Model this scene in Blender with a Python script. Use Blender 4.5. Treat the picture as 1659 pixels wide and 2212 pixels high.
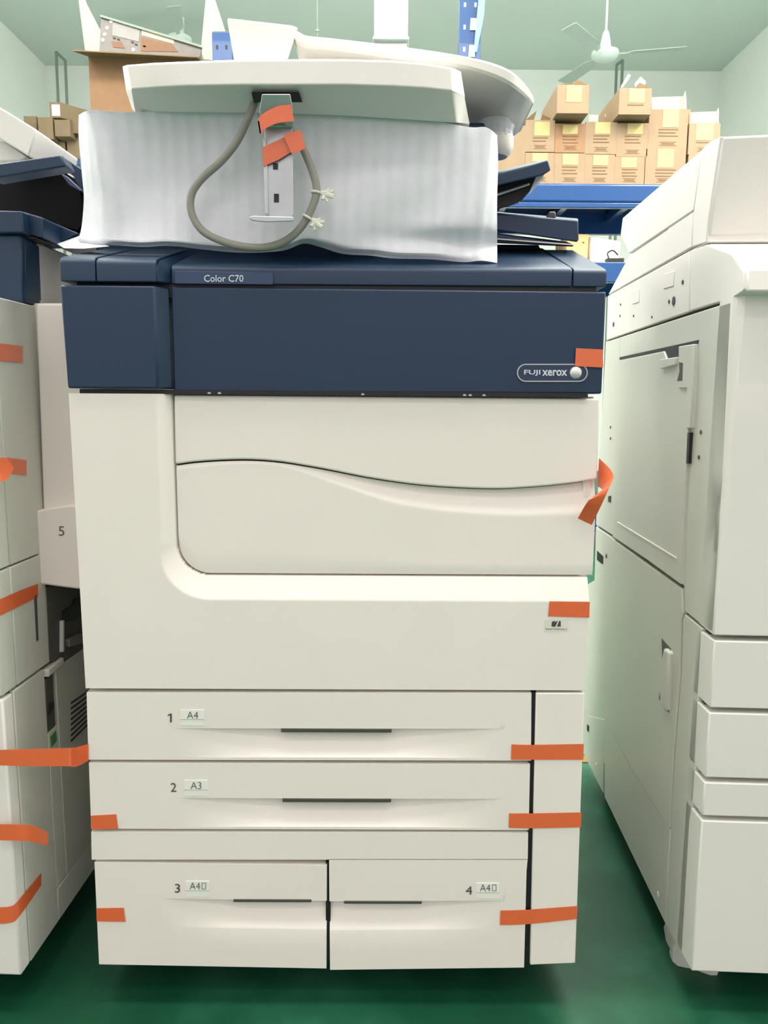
import bpy, bmesh, math, random
import numpy as np
from mathutils import Vector, Matrix
random.seed(4)
for o in list(bpy.data.objects): bpy.data.objects.remove(o)
S = bpy.context.scene; C = S.collection
# ------------------------------------------------------------------ camera
FPX, CAM = 1683.5, Vector((.0596, -1.0406, .8963))
YAW, PITCH, ROLL = -.0057, .145, .0063
_f = Vector((-math.sin(YAW)*math.cos(PITCH), math.cos(YAW)*math.cos(PITCH), -math.sin(PITCH)))
_r0 = Vector((math.cos(YAW), math.sin(YAW), 0)); _u0 = _r0.cross(_f)
_r = _r0*math.cos(ROLL) + _u0*math.sin(ROLL); _u = -_r0*math.sin(ROLL) + _u0*math.cos(ROLL)
cd = bpy.data.cameras.new('camera'); cam = bpy.data.objects.new('camera', cd); C.objects.link(cam)
cd.sensor_fit = 'VERTICAL'; cd.sensor_height = 36; cd.lens = FPX/2212*36; cd.clip_start = .05; cd.clip_end = 60
M = Matrix((_r, _u, -_f)).transposed().to_4x4(); M.translation = CAM; cam.matrix_world = M
S.camera = cam
# ------------------------------------------------------------------ world, lamps, exposure
S.view_settings.view_transform = 'Standard'; S.view_settings.look = 'None'
S.view_settings.gamma = 1; S.view_settings.use_curve_mapping = False; S.view_settings.exposure = 0.0
w = bpy.data.worlds.new('World'); S.world = w; w.use_nodes = True
w.node_tree.nodes['Background'].inputs[0].default_value = (1, .885, .90, 1)
wn = w.node_tree; wt = wn.nodes.new('ShaderNodeTexCoord'); ws = wn.nodes.new('ShaderNodeSeparateXYZ'); wm = wn.nodes.new('ShaderNodeMapRange')
wm.inputs['From Min'].default_value = -.4; wm.inputs['From Max'].default_value = .5; wm.inputs['To Min'].default_value = .08; wm.inputs['To Max'].default_value = 1.55
wn.links.new(wt.outputs['Generated'], ws.inputs[0]); wn.links.new(ws.outputs['Z'], wm.inputs['Value']); wn.links.new(wm.outputs[0], wn.nodes['Background'].inputs[1])
def lamp(name, loc, sx, sy, power, rot=(0, 0, 0), col=(1, .925, .89)):
    l = bpy.data.lights.new(name, 'AREA'); l.shape = 'RECTANGLE'; l.size = sx; l.size_y = sy; l.energy = power; l.color = col
    o = bpy.data.objects.new(name, l); o.location = loc; o.rotation_euler = rot; C.objects.link(o); return o
lamp('ceiling_light', (0, -2.3, 4.2), 4.0, .5, 50)
lamp('ceiling_light', (0, -.45, 4.3), 4.0, .5, 80)
lamp('ceiling_light', (0, 1.7, 4.4), 5.0, .5, 210)
lamp('ceiling_light', (0, 4.6, 4.5), 5.0, .5, 60)
lamp('ceiling_light', (3.2, 1.4, 4.2), .4, 3.0, 330)
lamp('ceiling_light', (-3.0, 1.4, 4.2), .4, 3.0, 140)
UP = math.pi
lamp('ceiling_fill_lamp', (0, 3.4, 3.3), 5.0, .3, 330, (UP, 0, 0), (1, .96, .94))  # unseen upward fill, this and the next, added to brighten the ceiling
lamp('ceiling_fill_lamp', (0, .6, 3.3), 4.0, .3, 110, (UP, 0, 0), (1, .96, .94))
# ------------------------------------------------------------------ pixel helpers (reference frame 1659 x 2212)
def ray(px, py):
    return (_f*FPX + _r*(px-829.5) + _u*(1106-py)).normalized()
def hit(px, py, p, n):
    d = ray(px, py); n = Vector(n); return CAM + d*((Vector(p)-CAM).dot(n)/d.dot(n))
def FY(px, py, Y=0.0): return hit(px, py, (0, Y, 0), (0, 1, 0))     # on a wall-parallel plane
def FZ(px, py, Z=0.0): return hit(px, py, (0, 0, Z), (0, 0, 1))
def F2(px, py, Y=0.0): p = FY(px, py, Y); return (p.x, p.z)
class Frame:
    def __init__(s, o, a): s.o = Vector(o); s.a = a; s.m = Matrix.Translation(s.o) @ Matrix.Rotation(a, 4, 'Z'); s.i = s.m.inverted()
    def side(s, px, py, X=0.0):
        n = s.m.to_3x3() @ Vector((1, 0, 0)); return s.i @ hit(px, py, s.m @ Vector((X, 0, 0)), n)
    def s2(s, px, py, X=0.0): p = s.side(px, py, X); return (p.y, p.z)
    def front(s, px, py, Y=0.0):
        n = s.m.to_3x3() @ Vector((0, 1, 0)); return s.i @ hit(px, py, s.m @ Vector((0, Y, 0)), n)
    def f2(s, px, py, Y=0.0): p = s.front(px, py, Y); return (p.x, p.z)
# ------------------------------------------------------------------ materials
def lin(c): return tuple(((v/255)/12.92 if v/255 <= .04045 else ((v/255+.055)/1.055)**2.4) for v in c)
def mat(name, rgb, rough=.5, metal=0, var=.04, scale=30, bump=0, bscale=400, spec=.5, trans=0, alpha=1, coat=0):
    m = bpy.data.materials.new(name); m.use_nodes = True; nt = m.node_tree; b = nt.nodes['Principled BSDF']
    b.inputs['Roughness'].default_value = rough; b.inputs['Metallic'].default_value = metal
    b.inputs['Specular IOR Level'].default_value = spec; b.inputs['Transmission Weight'].default_value = trans
    b.inputs['Alpha'].default_value = alpha; b.inputs['Coat Weight'].default_value = coat
    tc = nt.nodes.new('ShaderNodeTexCoord'); no = nt.nodes.new('ShaderNodeTexNoise'); no.inputs['Scale'].default_value = scale
    nt.links.new(tc.outputs['Object'], no.inputs['Vector'])
    cr = nt.nodes.new('ShaderNodeValToRGB'); c = lin(rgb)
    cr.color_ramp.elements[0].position = .3; cr.color_ramp.elements[1].position = .7
    cr.color_ramp.elements[0].color = (*[v*(1-var) for v in c], 1); cr.color_ramp.elements[1].color = (*[min(1, v*(1+var)) for v in c], 1)
    nt.links.new(no.outputs['Fac'], cr.inputs[0]); nt.links.new(cr.outputs[0], b.inputs['Base Color'])
    if bump:
        n2 = nt.nodes.new('ShaderNodeTexNoise'); n2.inputs['Scale'].default_value = bscale
        nt.links.new(tc.outputs['Object'], n2.inputs['Vector'])
        bp = nt.nodes.new('ShaderNodeBump'); bp.inputs['Strength'].default_value = bump; bp.inputs['Distance'].default_value = .001
        nt.links.new(n2.outputs['Fac'], bp.inputs['Height']); nt.links.new(bp.outputs[0], b.inputs['Normal'])
    return m
WHT = mat('ivory_plastic', (236, 230, 222), .45, var=.012, scale=6, bump=.08, bscale=900)
WHT2 = mat('pale_grey_plastic', (228, 225, 219), .5, var=.012, scale=5, bump=.08, bscale=900)
SIDE = mat('grey_white_steel', (205, 206, 196), .38, var=.02, scale=3, bump=.03, bscale=600)
BLU = mat('slate_blue_plastic', (20, 48, 76), .42, var=.02, scale=9, bump=.12, bscale=1200)
BLU2 = mat('nameplate_blue', (46, 66, 100), .3, var=.01)
BLK = mat('black_plastic', (22, 22, 26), .5)
DGR = mat('dark_grey_plastic', (72, 72, 68), .5)
GAP = mat('seam_shadow_grey', (70, 68, 62), .8)
TXT = mat('dark_print', (70, 72, 74), .6)
WTX = mat('pale_print', (205, 214, 222), .5)
STK = mat('sticker_paper', (236, 238, 230), .45, var=.005)
TAPE = mat('orange_tape', (226, 106, 60), .22, var=.02, scale=60, bump=.25, bscale=60, coat=.5)
FOAM = mat('white_foam', (224, 226, 232), .75, var=.02, scale=60, bump=.3, bscale=160)
STEEL = mat('galvanised_steel', (186, 192, 194), .36, metal=.7, var=.05, scale=40)
CAB = mat('grey_cable', (150, 148, 138), .5)
NYL = mat('white_nylon', (238, 238, 226), .4)
CARD = mat('cardboard', (146, 124, 98), .8, var=.05, scale=14, bump=.1, bscale=120)
CARD2 = mat('cardboard_inner', (120, 96, 64), .85, var=.04)
CARD3 = mat('cardboard_pale', (190, 176, 152), .8, var=.04)
YEL = mat('yellow_label_paper', (178, 164, 112), .7, var=.02)
PRN = mat('faded_carton_print', (112, 86, 60), .85)
RACK = mat('blue_rack_paint', (30, 70, 122), .25, var=.03, coat=.3)
WALL = mat('painted_wall', (238, 242, 236), .8, var=.015, scale=1.5)
CEIL = mat('ceiling_paint', (210, 224, 216), .85, var=.015, scale=1)
FANW = mat('fan_white', (225, 238, 232), .45)
FANB = mat('fan_blade_grey', (186, 200, 192), .5)
RODG = mat('grey_green_steel', (118, 132, 122), .5, metal=.2)
YLN = mat('yellow_floor_paint', (120, 92, 30), .6)
GRN = mat('green_sticker', (70, 130, 66), .5)
CLR = mat('clear_film', (240, 245, 248), .12, alpha=.45)
SILV = mat('silver_ball', (222, 224, 226), .3, metal=.5)
BRN = mat('brown_board', (120, 88, 64), .7)
FLR = bpy.data.materials.new('green_epoxy_floor'); FLR.use_nodes = True
nt = FLR.node_tree; b = nt.nodes['Principled BSDF']; tc = nt.nodes.new('ShaderNodeTexCoord')
n1 = nt.nodes.new('ShaderNodeTexNoise'); n1.inputs['Scale'].default_value = 2.6; n1.inputs['Detail'].default_value = 7
n2 = nt.nodes.new('ShaderNodeTexNoise'); n2.inputs['Scale'].default_value = 9; n2.inputs['Detail'].default_value = 9
mx = nt.nodes.new('ShaderNodeMath'); mx.operation = 'MULTIPLY_ADD'; mx.inputs[1].default_value = .4; ad = nt.nodes.new('ShaderNodeMath'); ad.operation = 'MULTIPLY'; ad.inputs[1].default_value = .6
cr = nt.nodes.new('ShaderNodeValToRGB')
e = cr.color_ramp.elements; e[0].position = .36; e[0].color = (*lin((12, 64, 42)), 1); e[1].position = .66; e[1].color = (*lin((42, 104, 78)), 1)
x = cr.color_ramp.elements.new(.5); x.color = (*lin((16, 76, 50)), 1)
for a_ in (n1, n2): nt.links.new(tc.outputs['Object'], a_.inputs['Vector'])
nt.links.new(n1.outputs['Fac'], ad.inputs[0]); nt.links.new(n2.outputs['Fac'], mx.inputs[0]); nt.links.new(ad.outputs[0], mx.inputs[2])
nt.links.new(mx.outputs[0], cr.inputs[0]); nt.links.new(cr.outputs[0], b.inputs['Base Color']); b.inputs['Roughness'].default_value = .42
# foam: faint vertical ribs
def ribbed():
    nt = FOAM.node_tree; b = nt.nodes['Principled BSDF']; tc = nt.nodes.new('ShaderNodeTexCoord')
    wv = nt.nodes.new('ShaderNodeTexWave'); wv.bands_direction = 'X'; wv.inputs['Scale'].default_value = 16; wv.inputs['Distortion'].default_value = 2.4
    wv.inputs['Detail'].default_value = 2; wv.inputs['Detail Scale'].default_value = .6
    nt.links.new(tc.outputs['Object'], wv.inputs['Vector']); bp = nt.nodes.new('ShaderNodeBump')
    bp.inputs['Strength'].default_value = .55; bp.inputs['Distance'].default_value = .0016
    old = [n for n in nt.nodes if n.type == 'BUMP'][0]
    nt.links.new(wv.outputs['Fac'], bp.inputs['Height']); nt.links.new(old.outputs[0], bp.inputs['Normal']); nt.links.new(bp.outputs[0], b.inputs['Normal'])
    b.inputs['Subsurface Weight'].default_value = .15; b.inputs['Subsurface Radius'].default_value = (.02, .02, .02)
ribbed()
# ------------------------------------------------------------------ mesh helpers
def tag(o, label=None, cat=None, group=None, kind=None):
    for k, v in (('label', label), ('category', cat), ('group', group), ('kind', kind)):
        if v: o[k] = v
    return o
def obj(name, vf, m, parent=None, smooth=True, bevel=0, seg=2, ang=35):
    v, f = vf
    me = bpy.data.meshes.new(name); v = [Vector(p) for p in v]
    off = Vector((0, 0, 0))
    if parent is None:
        xs = [p.x for p in v]; ys = [p.y for p in v]; zs = [p.z for p in v]
        off = Vector(((min(xs)+max(xs))/2, (min(ys)+max(ys))/2, min(zs)))
    me.from_pydata([tuple(p-off) for p in v], [], f)
    bm = bmesh.new(); bm.from_mesh(me); bmesh.ops.remove_doubles(bm, verts=bm.verts, dist=1e-6)
    bmesh.ops.recalc_face_normals(bm, faces=bm.faces)
    if smooth:
        for e in bm.edges:
            if len(e.link_faces) == 2 and e.calc_face_angle(0) > math.radians(ang): e.smooth = False
        for fc in bm.faces: fc.smooth = True
    bm.to_mesh(me); bm.free(); me.materials.append(m)
    o = bpy.data.objects.new(name, me); C.objects.link(o); o.location = off
    if parent is not None: o.parent = parent
    if bevel:
        bv = o.modifiers.new('Bevel', 'BEVEL'); bv.width = bevel; bv.segments = seg; bv.limit_method = 'ANGLE'; bv.angle_limit = math.radians(40)
        bv.harden_normals = False
    return o
def merge(*vfs):
    V, F = [], []
    for v, f in vfs:
        n = len(V); V += [tuple(p) for p in v]; F += [tuple(i+n for i in q) for q in f]
    return V, F
def prism(poly, ax, a0, a1):
    n = len(poly)
    def mk(a, p):
        if ax == 'y': return (p[0], a, p[1])
        if ax == 'x': return (a, p[0], p[1])
        return (p[0], p[1], a)
    V = [mk(a0, p) for p in poly] + [mk(a1, p) for p in poly]
    F = [tuple(range(n))[::-1], tuple(range(n, 2*n))] + [(i, (i+1) % n, n+(i+1) % n, n+i) for i in range(n)]
    return V, F
def box(x0, x1, y0, y1, z0, z1): return prism([(x0, y0), (x1, y0), (x1, y1), (x0, y1)], 'z', z0, z1)
def hull(pts):
    bm = bmesh.new()
    for p in pts: bm.verts.new(p)
    r = bmesh.ops.convex_hull(bm, input=bm.verts)
    bmesh.ops.delete(bm, geom=list({g for g in r['geom_interior'] if isinstance(g, bmesh.types.BMVert)}), context='VERTS')
    bmesh.ops.dissolve_limit(bm, angle_limit=math.radians(3), verts=bm.verts, edges=bm.edges)
    bm.verts.index_update(); V = [tuple(v.co) for v in bm.verts]; F = [tuple(v.index for v in f.verts) for f in bm.faces]; bm.free()
    return V, F
def inset(poly, d):
    n = len(poly); A = sum(poly[i][0]*poly[(i+1) % n][1]-poly[(i+1) % n][0]*poly[i][1] for i in range(n)); s = 1 if A > 0 else -1
    out = []
    for i in range(n):
        p0, p, p1 = (Vector(poly[(i-1) % n]), Vector(poly[i]), Vector(poly[(i+1) % n]))
        a = (p-p0).normalized(); b = (p1-p).normalized()
        na = Vector((-a.y, a.x))*s; nb = Vector((-b.y, b.x))*s; k = na+nb
        if k.length < .2: out.append(tuple(p+na*d)); continue
        k.normalize(); out.append(tuple(p + k*(d/max(.35, k.dot(na)))))
    return out
def grid(P, back=None, wrap=False):
    """P[j][i] points; back = vector: adds a rim and back face so that the sheet is a solid"""
    nj, ni = len(P), len(P[0]); V = [tuple(p) for r in P for p in r]; F = []
    for j in range(nj-1):
        for i in range(ni-(0 if wrap else 1)):
            F.append((j*ni+i, j*ni+(i+1) % ni, (j+1)*ni+(i+1) % ni, (j+1)*ni+i))
    if back is not None:
        bidx = list(range(ni)) + [j*ni+ni-1 for j in range(1, nj)] + [(nj-1)*ni+i for i in range(ni-2, -1, -1)] + [j*ni for j in range(nj-2, 0, -1)]
        n0 = len(V)
        for k in bidx: V.append(back(V[k]))
        L = len(bidx)
        for a in range(L): F.append((bidx[a], bidx[(a+1) % L], n0+(a+1) % L, n0+a))
        F.append(tuple(range(n0, n0+L)))
    return V, F
def sheet(P, t, nrm=(0, 1, 0)):
    """closed thin sheet"""
    n = Vector(nrm)*t; A = grid(P); B = grid([[Vector(p)+n for p in r] for r in P]); nj, ni = len(P), len(P[0]); N = nj*ni
    bidx = list(range(ni)) + [j*ni+ni-1 for j in range(1, nj)] + [(nj-1)*ni+i for i in range(ni-2, -1, -1)] + [j*ni for j in range(nj-2, 0, -1)]
    V = A[0]+B[0]; F = A[1] + [tuple(i+N for i in q) for q in B[1]]
    L = len(bidx)
    F += [(bidx[a], bidx[(a+1) % L], N+bidx[(a+1) % L], N+bidx[a]) for a in range(L)]
    return V, F
def crv(pts, t):
    """catmull-rom at t in 0..1 over tuples of any length"""
    n = len(pts)-1; x = min(max(t, 0), 1)*n; i = min(int(x), n-1); u = x-i
    p = [pts[max(0, i-1)], pts[i], pts[i+1], pts[min(n, i+2)]]
    return tuple(.5*((2*p[1][k]) + (p[2][k]-p[0][k])*u + (2*p[0][k]-5*p[1][k]+4*p[2][k]-p[3][k])*u*u + (3*p[1][k]-p[0][k]-3*p[2][k]+p[3][k])*u**3) for k in range(len(p[1])))
def fx(pts, x):
    """piecewise monotone lookup y(x) with smooth interpolation"""
    xs = [p[0] for p in pts]
    if x <= xs[0]: return pts[0][1]
    if x >= xs[-1]: return pts[-1][1]
    for i in range(len(xs)-1):
        if x <= xs[i+1]:
            u = (x-xs[i])/(xs[i+1]-xs[i]); p0 = pts[max(0, i-1)]; p1 = pts[i]; p2 = pts[i+1]; p3 = pts[min(len(pts)-1, i+2)]
            m1 = (p2[1]-p0[1])/(p2[0]-p0[0])*(p2[0]-p1[0]); m2 = (p3[1]-p1[1])/(p3[0]-p1[0])*(p2[0]-p1[0])
            return (2*u**3-3*u*u+1)*p1[1] + (u**3-2*u*u+u)*m1 + (-2*u**3+3*u*u)*p2[1] + (u**3-u*u)*m2
def tube(pts, r, n=12, sub=6, closed=False):
    P = [Vector(p) for p in pts]
    if sub > 1: P = [Vector(crv([tuple(p) for p in P], k/((len(pts)-1)*sub))) for k in range((len(pts)-1)*sub+1)]
    rings = []; up = Vector((.01, .3, 1)).normalized()
    for i, p in enumerate(P):
        t = (P[min(i+1, len(P)-1)]-P[max(i-1, 0)]).normalized(); a = t.cross(up)
        if a.length < 1e-3: a = t.cross(Vector((1, 0, 0)))
        a.normalize(); b2 = t.cross(a); up = b2*-1 if False else up
        rr = r(i/(len(P)-1)) if callable(r) else r
        rings.append([tuple(p + a*math.cos(2*math.pi*k/n)*rr + b2*math.sin(2*math.pi*k/n)*rr) for k in range(n)])
    V, F = grid(rings, wrap=True); m = len(rings)
    return V, F + [tuple(range(n))[::-1], tuple(range((m-1)*n, m*n))]
def lathe(c, prof, n=28, ax='z'):
    c = Vector(c); R = []
    for r, h in prof:
        R.append([tuple(c + (Vector((r*math.cos(a), r*math.sin(a), h)) if ax == 'z' else Vector((r*math.cos(a), h, r*math.sin(a))) if ax == 'y' else Vector((h, r*math.cos(a), r*math.sin(a))))) for a in [2*math.pi*k/n for k in range(n)]])
    V, F = grid(R, wrap=True); m = len(R)
    return V, F + [tuple(range(n))[::-1], tuple(range((m-1)*n, m*n))]
def root(name, loc, rz, label, cat, group=None):
    o = bpy.data.objects.new(name, None); o.empty_display_size = .1; C.objects.link(o); o.location = loc; o.rotation_euler = (0, 0, rz)
    return tag(o, label, cat, group)
def text_vf(body, bold=0.0, ext=.0004):
    """returns glyph mesh in XY, unit size"""
    c = bpy.data.curves.new('t', 'FONT'); c.body = body; c.size = 1; c.offset = bold; c.resolution_u = 3
    t = bpy.data.objects.new('t', c); C.objects.link(t); bpy.context.view_layer.update()
    me = bpy.data.meshes.new_from_object(t.evaluated_get(bpy.context.evaluated_depsgraph_get()))
    V = [tuple(v.co) for v in me.vertices]; F = [tuple(p.vertices) for p in me.polygons]
    bpy.data.objects.remove(t); bpy.data.curves.remove(c); bpy.data.meshes.remove(me)
    return V, F
def text(name, body, c4, y, m, parent, bold=0.0, ext=.0006, plane=F2):
    """fit the glyphs into the pixel quad x0,y0,x1,y1 on plane y"""
    V, F = text_vf(body, bold)
    if body == '1': V, F = [(.26, 0, 0), (.36, 0, 0), (.36, .72, 0), (.28, .72, 0), (.10, .60, 0), (.13, .52, 0), (.26, .60, 0)], [(0, 1, 2, 3, 6), (3, 4, 5, 6)]
    xs = [v[0] for v in V]; ys = [v[1] for v in V]
    x0, x1, y0, y1 = min(xs), max(xs), min(ys), max(ys)
    A = plane(c4[0], c4[3], y); B = plane(c4[2], c4[3], y); D = plane(c4[0], c4[1], y)
    out = []
    for v in V:
        u = (v[0]-x0)/(x1-x0); t = (v[1]-y0)/(y1-y0)
        out.append((A[0]+(B[0]-A[0])*u+(D[0]-A[0])*t, y-ext, A[1]+(B[1]-A[1])*u+(D[1]-A[1])*t))
    return obj(name, (out, F), m, parent, smooth=False)
def sm(t): t = min(max(t, 0), 1); return t*t*(3-2*t)
# ------------------------------------------------------------------ setting
def struct(name, vf, m): return tag(obj(name, vf, m, smooth=False), kind='structure')
XL, XR, YB, ZC = F2(98, 140, 8.8)[0], F2(1556, 160, 8.8)[0], 8.8, F2(829, 148, 8.8)[1]
struct('floor', box(XL, XR, -3.5, YB, -.1, 0), FLR)
struct('ceiling', box(XL, XR, -3.5, YB, ZC, ZC+.1), CEIL)
struct('wall_left', box(XL-.1, XL, -3.5, YB, 0, ZC), WALL)
struct('wall_right', box(XR, XR+.1, -3.5, YB, 0, ZC), WALL)
struct('wall_back', box(XL-.1, XR+.1, YB, YB+.1, 0, ZC), WALL)
yl = FZ(1266, 1643).y
struct('trim_1', box(-2.6, 3.0, yl-.012, yl+.02, 0, .002), YLN)

# ------------------------------------------------------------------ central copier
YM = .016                                                           # doors sit this far behind the frame
cop = root('photocopier', (0, 0, 0), 0, 'large ivory and slate blue office photocopier facing the camera, foam sheet draped over its top', 'photocopier')
def Fp(px, py, Y=0.0, d=0.0): p = FY(px, py, Y); return (p.x, p.y+d, p.z)
zt = F2(700, 853)[1]; zbm = F2(700, 1489)[1]; zbot = F2(700, 2090)[1]
XLb, XRb = F2(160, 1000)[0], F2(1290, 1000)[0]
obj('body_core', box(XLb+.004, XRb-.004, .03, .74, .085, zt-.006), GAP, cop)
obj('side_panel', box(XLb, XLb+.012, .022, .745, .075, zt-.004), WHT, cop, bevel=.003)
obj('side_panel', box(XRb-.012, XRb, .022, .745, .075, zt-.004), WHT, cop, bevel=.003)
obj('rear_panel', box(XLb+.012, XRb-.012, .735, .75, .075, zt-.004), SIDE, cop, bevel=.003)
# the L shaped front frame, sloping into the door recess
q = [F2(148, 848), F2(1297, 858), F2(185, 1486), F2(1262, 1493)]
xi = F2(377, 1000, YM)[0]; zi = F2(900, 1244, YM)[1]; RI = .045; WX, WZ = .017, .031
def recess(x, z):
    # position relative to the inner rounded rectangle (open to the right and top)
    cx_, cz_ = xi+RI, zi+RI
    dx, dz = cx_-x, cz_-z
    if dx <= 0 and dz <= 0: return .034
    if dz <= 0: dist, wd = dx-RI, WX
    elif dx <= 0: dist, wd = dz-RI, WZ
    else:
        r_ = math.hypot(dx, dz); a = math.atan2(dz, dx)/(math.pi/2); dist = r_-RI; wd = WX+(WZ-WX)*a+.003*math.sin(math.pi*a)
    if dist < 0: return .034
    return YM*(1-sm(dist/wd)*.0-min(1, dist/wd)) if dist < wd else 0
xs = sorted(set([q[0][0]+(xi-q[0][0]-.03)*k/10 for k in range(11)] + [xi-.03+.085*k/50 for k in range(51)] + [xi+.055+(q[1][0]-xi-.055)*k/24 for k in range(25)]))
X0, X1 = xs[0], xs[-1]
zs = sorted(set([zbm+(zi-.04-zbm)*k/6 for k in range(7)] + [zi-.04+.095*k/56 for k in range(57)] + [zi+.055+(zt-zi-.055)*k/12 for k in range(13)]))
P = []
for z in zs:
    t = (z-zs[0])/(zs[-1]-zs[0]); row = []
    xl = q[2][0]+(q[0][0]-q[2][0])*t; xr = q[3][0]+(q[1][0]-q[3][0])*t
    for x in xs:
        if x < xi-.03: xx = xl+(x-X0)/(xi-.03-X0)*(xi-.03-xl)
        elif x > xi+.055: xx = xi+.055+(x-xi-.055)/(X1-xi-.055)*(xr-xi-.055)
        else: xx = x
        row.append((xx, recess(x, z), z))
    P.append(row)
obj('front_frame', grid(P, back=lambda p: (p[0], .036, p[2])), WHT, cop, ang=50, bevel=0)
# doors
seam = [(383, 1004), (420, 999), (480, 995), (540, 994), (600, 998), (660, 1007), (720, 1018), (780, 1030), (840, 1040), (900, 1048), (960, 1053), (1020, 1056), (1080, 1057), (1140, 1054), (1200, 1049), (1250, 1043), (1291, 1036)]
soft = [(383, 1016), (420, 1011), (480, 1005), (540, 1003), (590, 1006), (640, 1017), (700, 1038), (762, 1060), (822, 1081), (882, 1096), (942, 1105), (1003, 1111), (1063, 1115), (1124, 1117), (1244, 1114), (1291, 1111)]
sw = [F2(a, b, YM) for a, b in seam]; so = [F2(a, b, YM) for a, b in soft]
N = 90; xa, xb = F2(379, 1000, YM)[0], F2(1291, 1000, YM)[0]
top = [F2(375, 853, YM), F2(1293, 861, YM)]
low = [(xa+(xb-xa)*k/N, fx(sw, xa+(xb-xa)*k/N)+.0012) for k in range(N+1)]
obj('upper_front_door', prism(low + [(top[1][0]+.001, top[1][1]), (top[0][0]+.001, top[0][1])], 'y', YM-.002, YM+.016), WHT, cop, bevel=.0025, seg=3)
zb_ = zi+.0022; rc = RI-.002; P = []
ul = [0, .0008, .002, .004, .007, .011, .016, .022, .029, .036, .043]
cols = [xa+.001+u for u in ul] + [xa+.045+(xb-xa-.045)*k/80 for k in range(81)]
vv = [0, .08, .2, .35, .5, .65, .8, .9, .96, 1]
for x in cols:
    dx = xa+.001+rc-x; zb0 = zb_ + (rc-math.sqrt(max(0, rc*rc-dx*dx)) if dx > 0 else 0)
    s1, s2 = fx(sw, x)-.0012, min(fx(so, x), fx(sw, x)-.003)
    col = [(x, YM+.002 if v == 0 else YM, zb0+(s2-zb0)*v) for v in vv]
    wdt = s1-s2
    for v in (.06, .15, .3, .5, .7, .85, 1): col.append((x, YM+min(.30*wdt, .012)*v*min(1, v*3), s2+wdt*v))
    P.append(col)
obj('lower_front_door', grid(P, back=lambda p: (p[0], YM+.026, p[2])), WHT, cop, ang=50)
for a in (460, 660, 1010, 1040, 1180):
    pass
# drawers
def drawer(name, quad, hx, px0, px1, yh, ybot, D, crease=False, extra=None, ends=(1, 1), lab=None, num=None, size=None, hh=9):
    tl, tr, bl, br = [F2(*p) for p in quad]
    zh = F2((hx[0]+hx[1])/2, yh)[1]; zl = F2(700, ybot)[1]; x0_, x1_, ha, hb = F2(px0, yh)[0], F2(px1, yh)[0], F2(hx[0], yh)[0], F2(hx[1], yh)[0]
    def dep(x):
        if x < ha: return max(0, (x-x0_)/(ha-x0_))**1.2 if ends[0] else 1
        if x > hb: return max(0, (x1_-x)/(x1_-hb))**1.2 if ends[1] else 1
        return 1
    def depth(x, z):
        if z >= zh or z <= zl: return 0
        t = (z-zl)/(zh-zl); a = dep(x)
        if crease: return D*a*min(1, t*.93+.07*sm(t*5))
        return D*a*(t**.8)
    Zt, Zb = (tl[1]+tr[1])/2, (bl[1]+br[1])/2
    zz = [0, .03] + [(zl-Zb)/(Zt-Zb)*k for k in (.5, 1)] + [((zl+(zh-zl)*k/14)-Zb)/(Zt-Zb) for k in (.06, .12, .25, .5, 1, 2, 3, 4, 5, 6, 7, 8, 9, 10, 11, 12, 13, 13.5, 13.98)] + [(zh-Zb)/(Zt-Zb)+.0005, (zh-Zb)/(Zt-Zb)+.1, .97, 1]
    zz = sorted(set(min(1, max(0, z)) for z in zz)); P = []
    for t in zz:
        l = Vector(bl).lerp(Vector(tl), t); r = Vector(br).lerp(Vector(tr), t); row = []
        for i in range(161):
            p = l.lerp(r, i/160); z_ = Zb+(Zt-Zb)*t; row.append((p.x, depth(p.x, z_), p.y))
        P.append(row)
    vf = grid(P, back=lambda p: (p[0], .029, p[2]))
    if extra: vf = merge(vf, extra)
    d = obj(name, vf, WHT, cop, ang=28)
    hz = F2(700, yh)[1]
    obj('handle', box(ha, hb, -.001, D+.004, hz-.0055*hh/9, hz+.0004), DGR, d, bevel=.001)
    if num:
        n_, c4 = num; text('drawer_number', n_, c4, -.0004, TXT, d, bold=0)
    if size:
        s_, c4, rect = size
        st = obj('size_sticker', prism([F2(rect[0], rect[3]), F2(rect[2], rect[3]), F2(rect[2], rect[1]), F2(rect[0], rect[1])], 'y', -.0005, .0002), STK, d, smooth=False)
        obj('sticker_line', prism([F2(rect[0], rect[1]+(rect[3]-rect[1])*.62), F2(rect[2], rect[1]+(rect[3]-rect[1])*.62), F2(rect[2], rect[1]+(rect[3]-rect[1])*.57), F2(rect[0], rect[1]+(rect[3]-rect[1])*.57)], 'y', -.0008, -.0004), mat('line_grey', (188, 196, 190), .6), d, smooth=False)
        text('size_print', s_, c4, -.0008, TXT, d, bold=-.012)
    return d
drawer('paper_drawer', [(187, 1496), (1148, 1497), (191, 1641), (1147, 1643)], (607, 846), 380, 1085, 1574, 1636, .017,
       num=('1', (362, 1541, 371, 1560)), size=('A4', (404, 1537, 428, 1552), (390, 1533, 441, 1567)))
drawer('paper_drawer', [(192, 1648), (1145, 1651), (197, 1790), (1142, 1793)], (610, 845), 380, 1085, 1725, 1786, .017,
       num=('2', (369, 1691, 381, 1710)), size=('A3', (412, 1689, 435, 1704), (398, 1685, 449, 1719)))
d3 = drawer('paper_drawer', [(204, 1863), (706, 1869), (214, 2083), (705, 2092)], (504, 673), 350, 707, 1943, 2005, .013, crease=True, ends=(1, 0),
       num=('3', (378, 1909, 389, 1928)), size=('A4', (410, 1906, 432, 1921), (401, 1903, 452, 1937)), hh=7)
ex = prism([F2(198, 1857), F2(1140, 1857), F2(1141, 1799), F2(197, 1797)], 'y', 0, .029)
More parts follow.
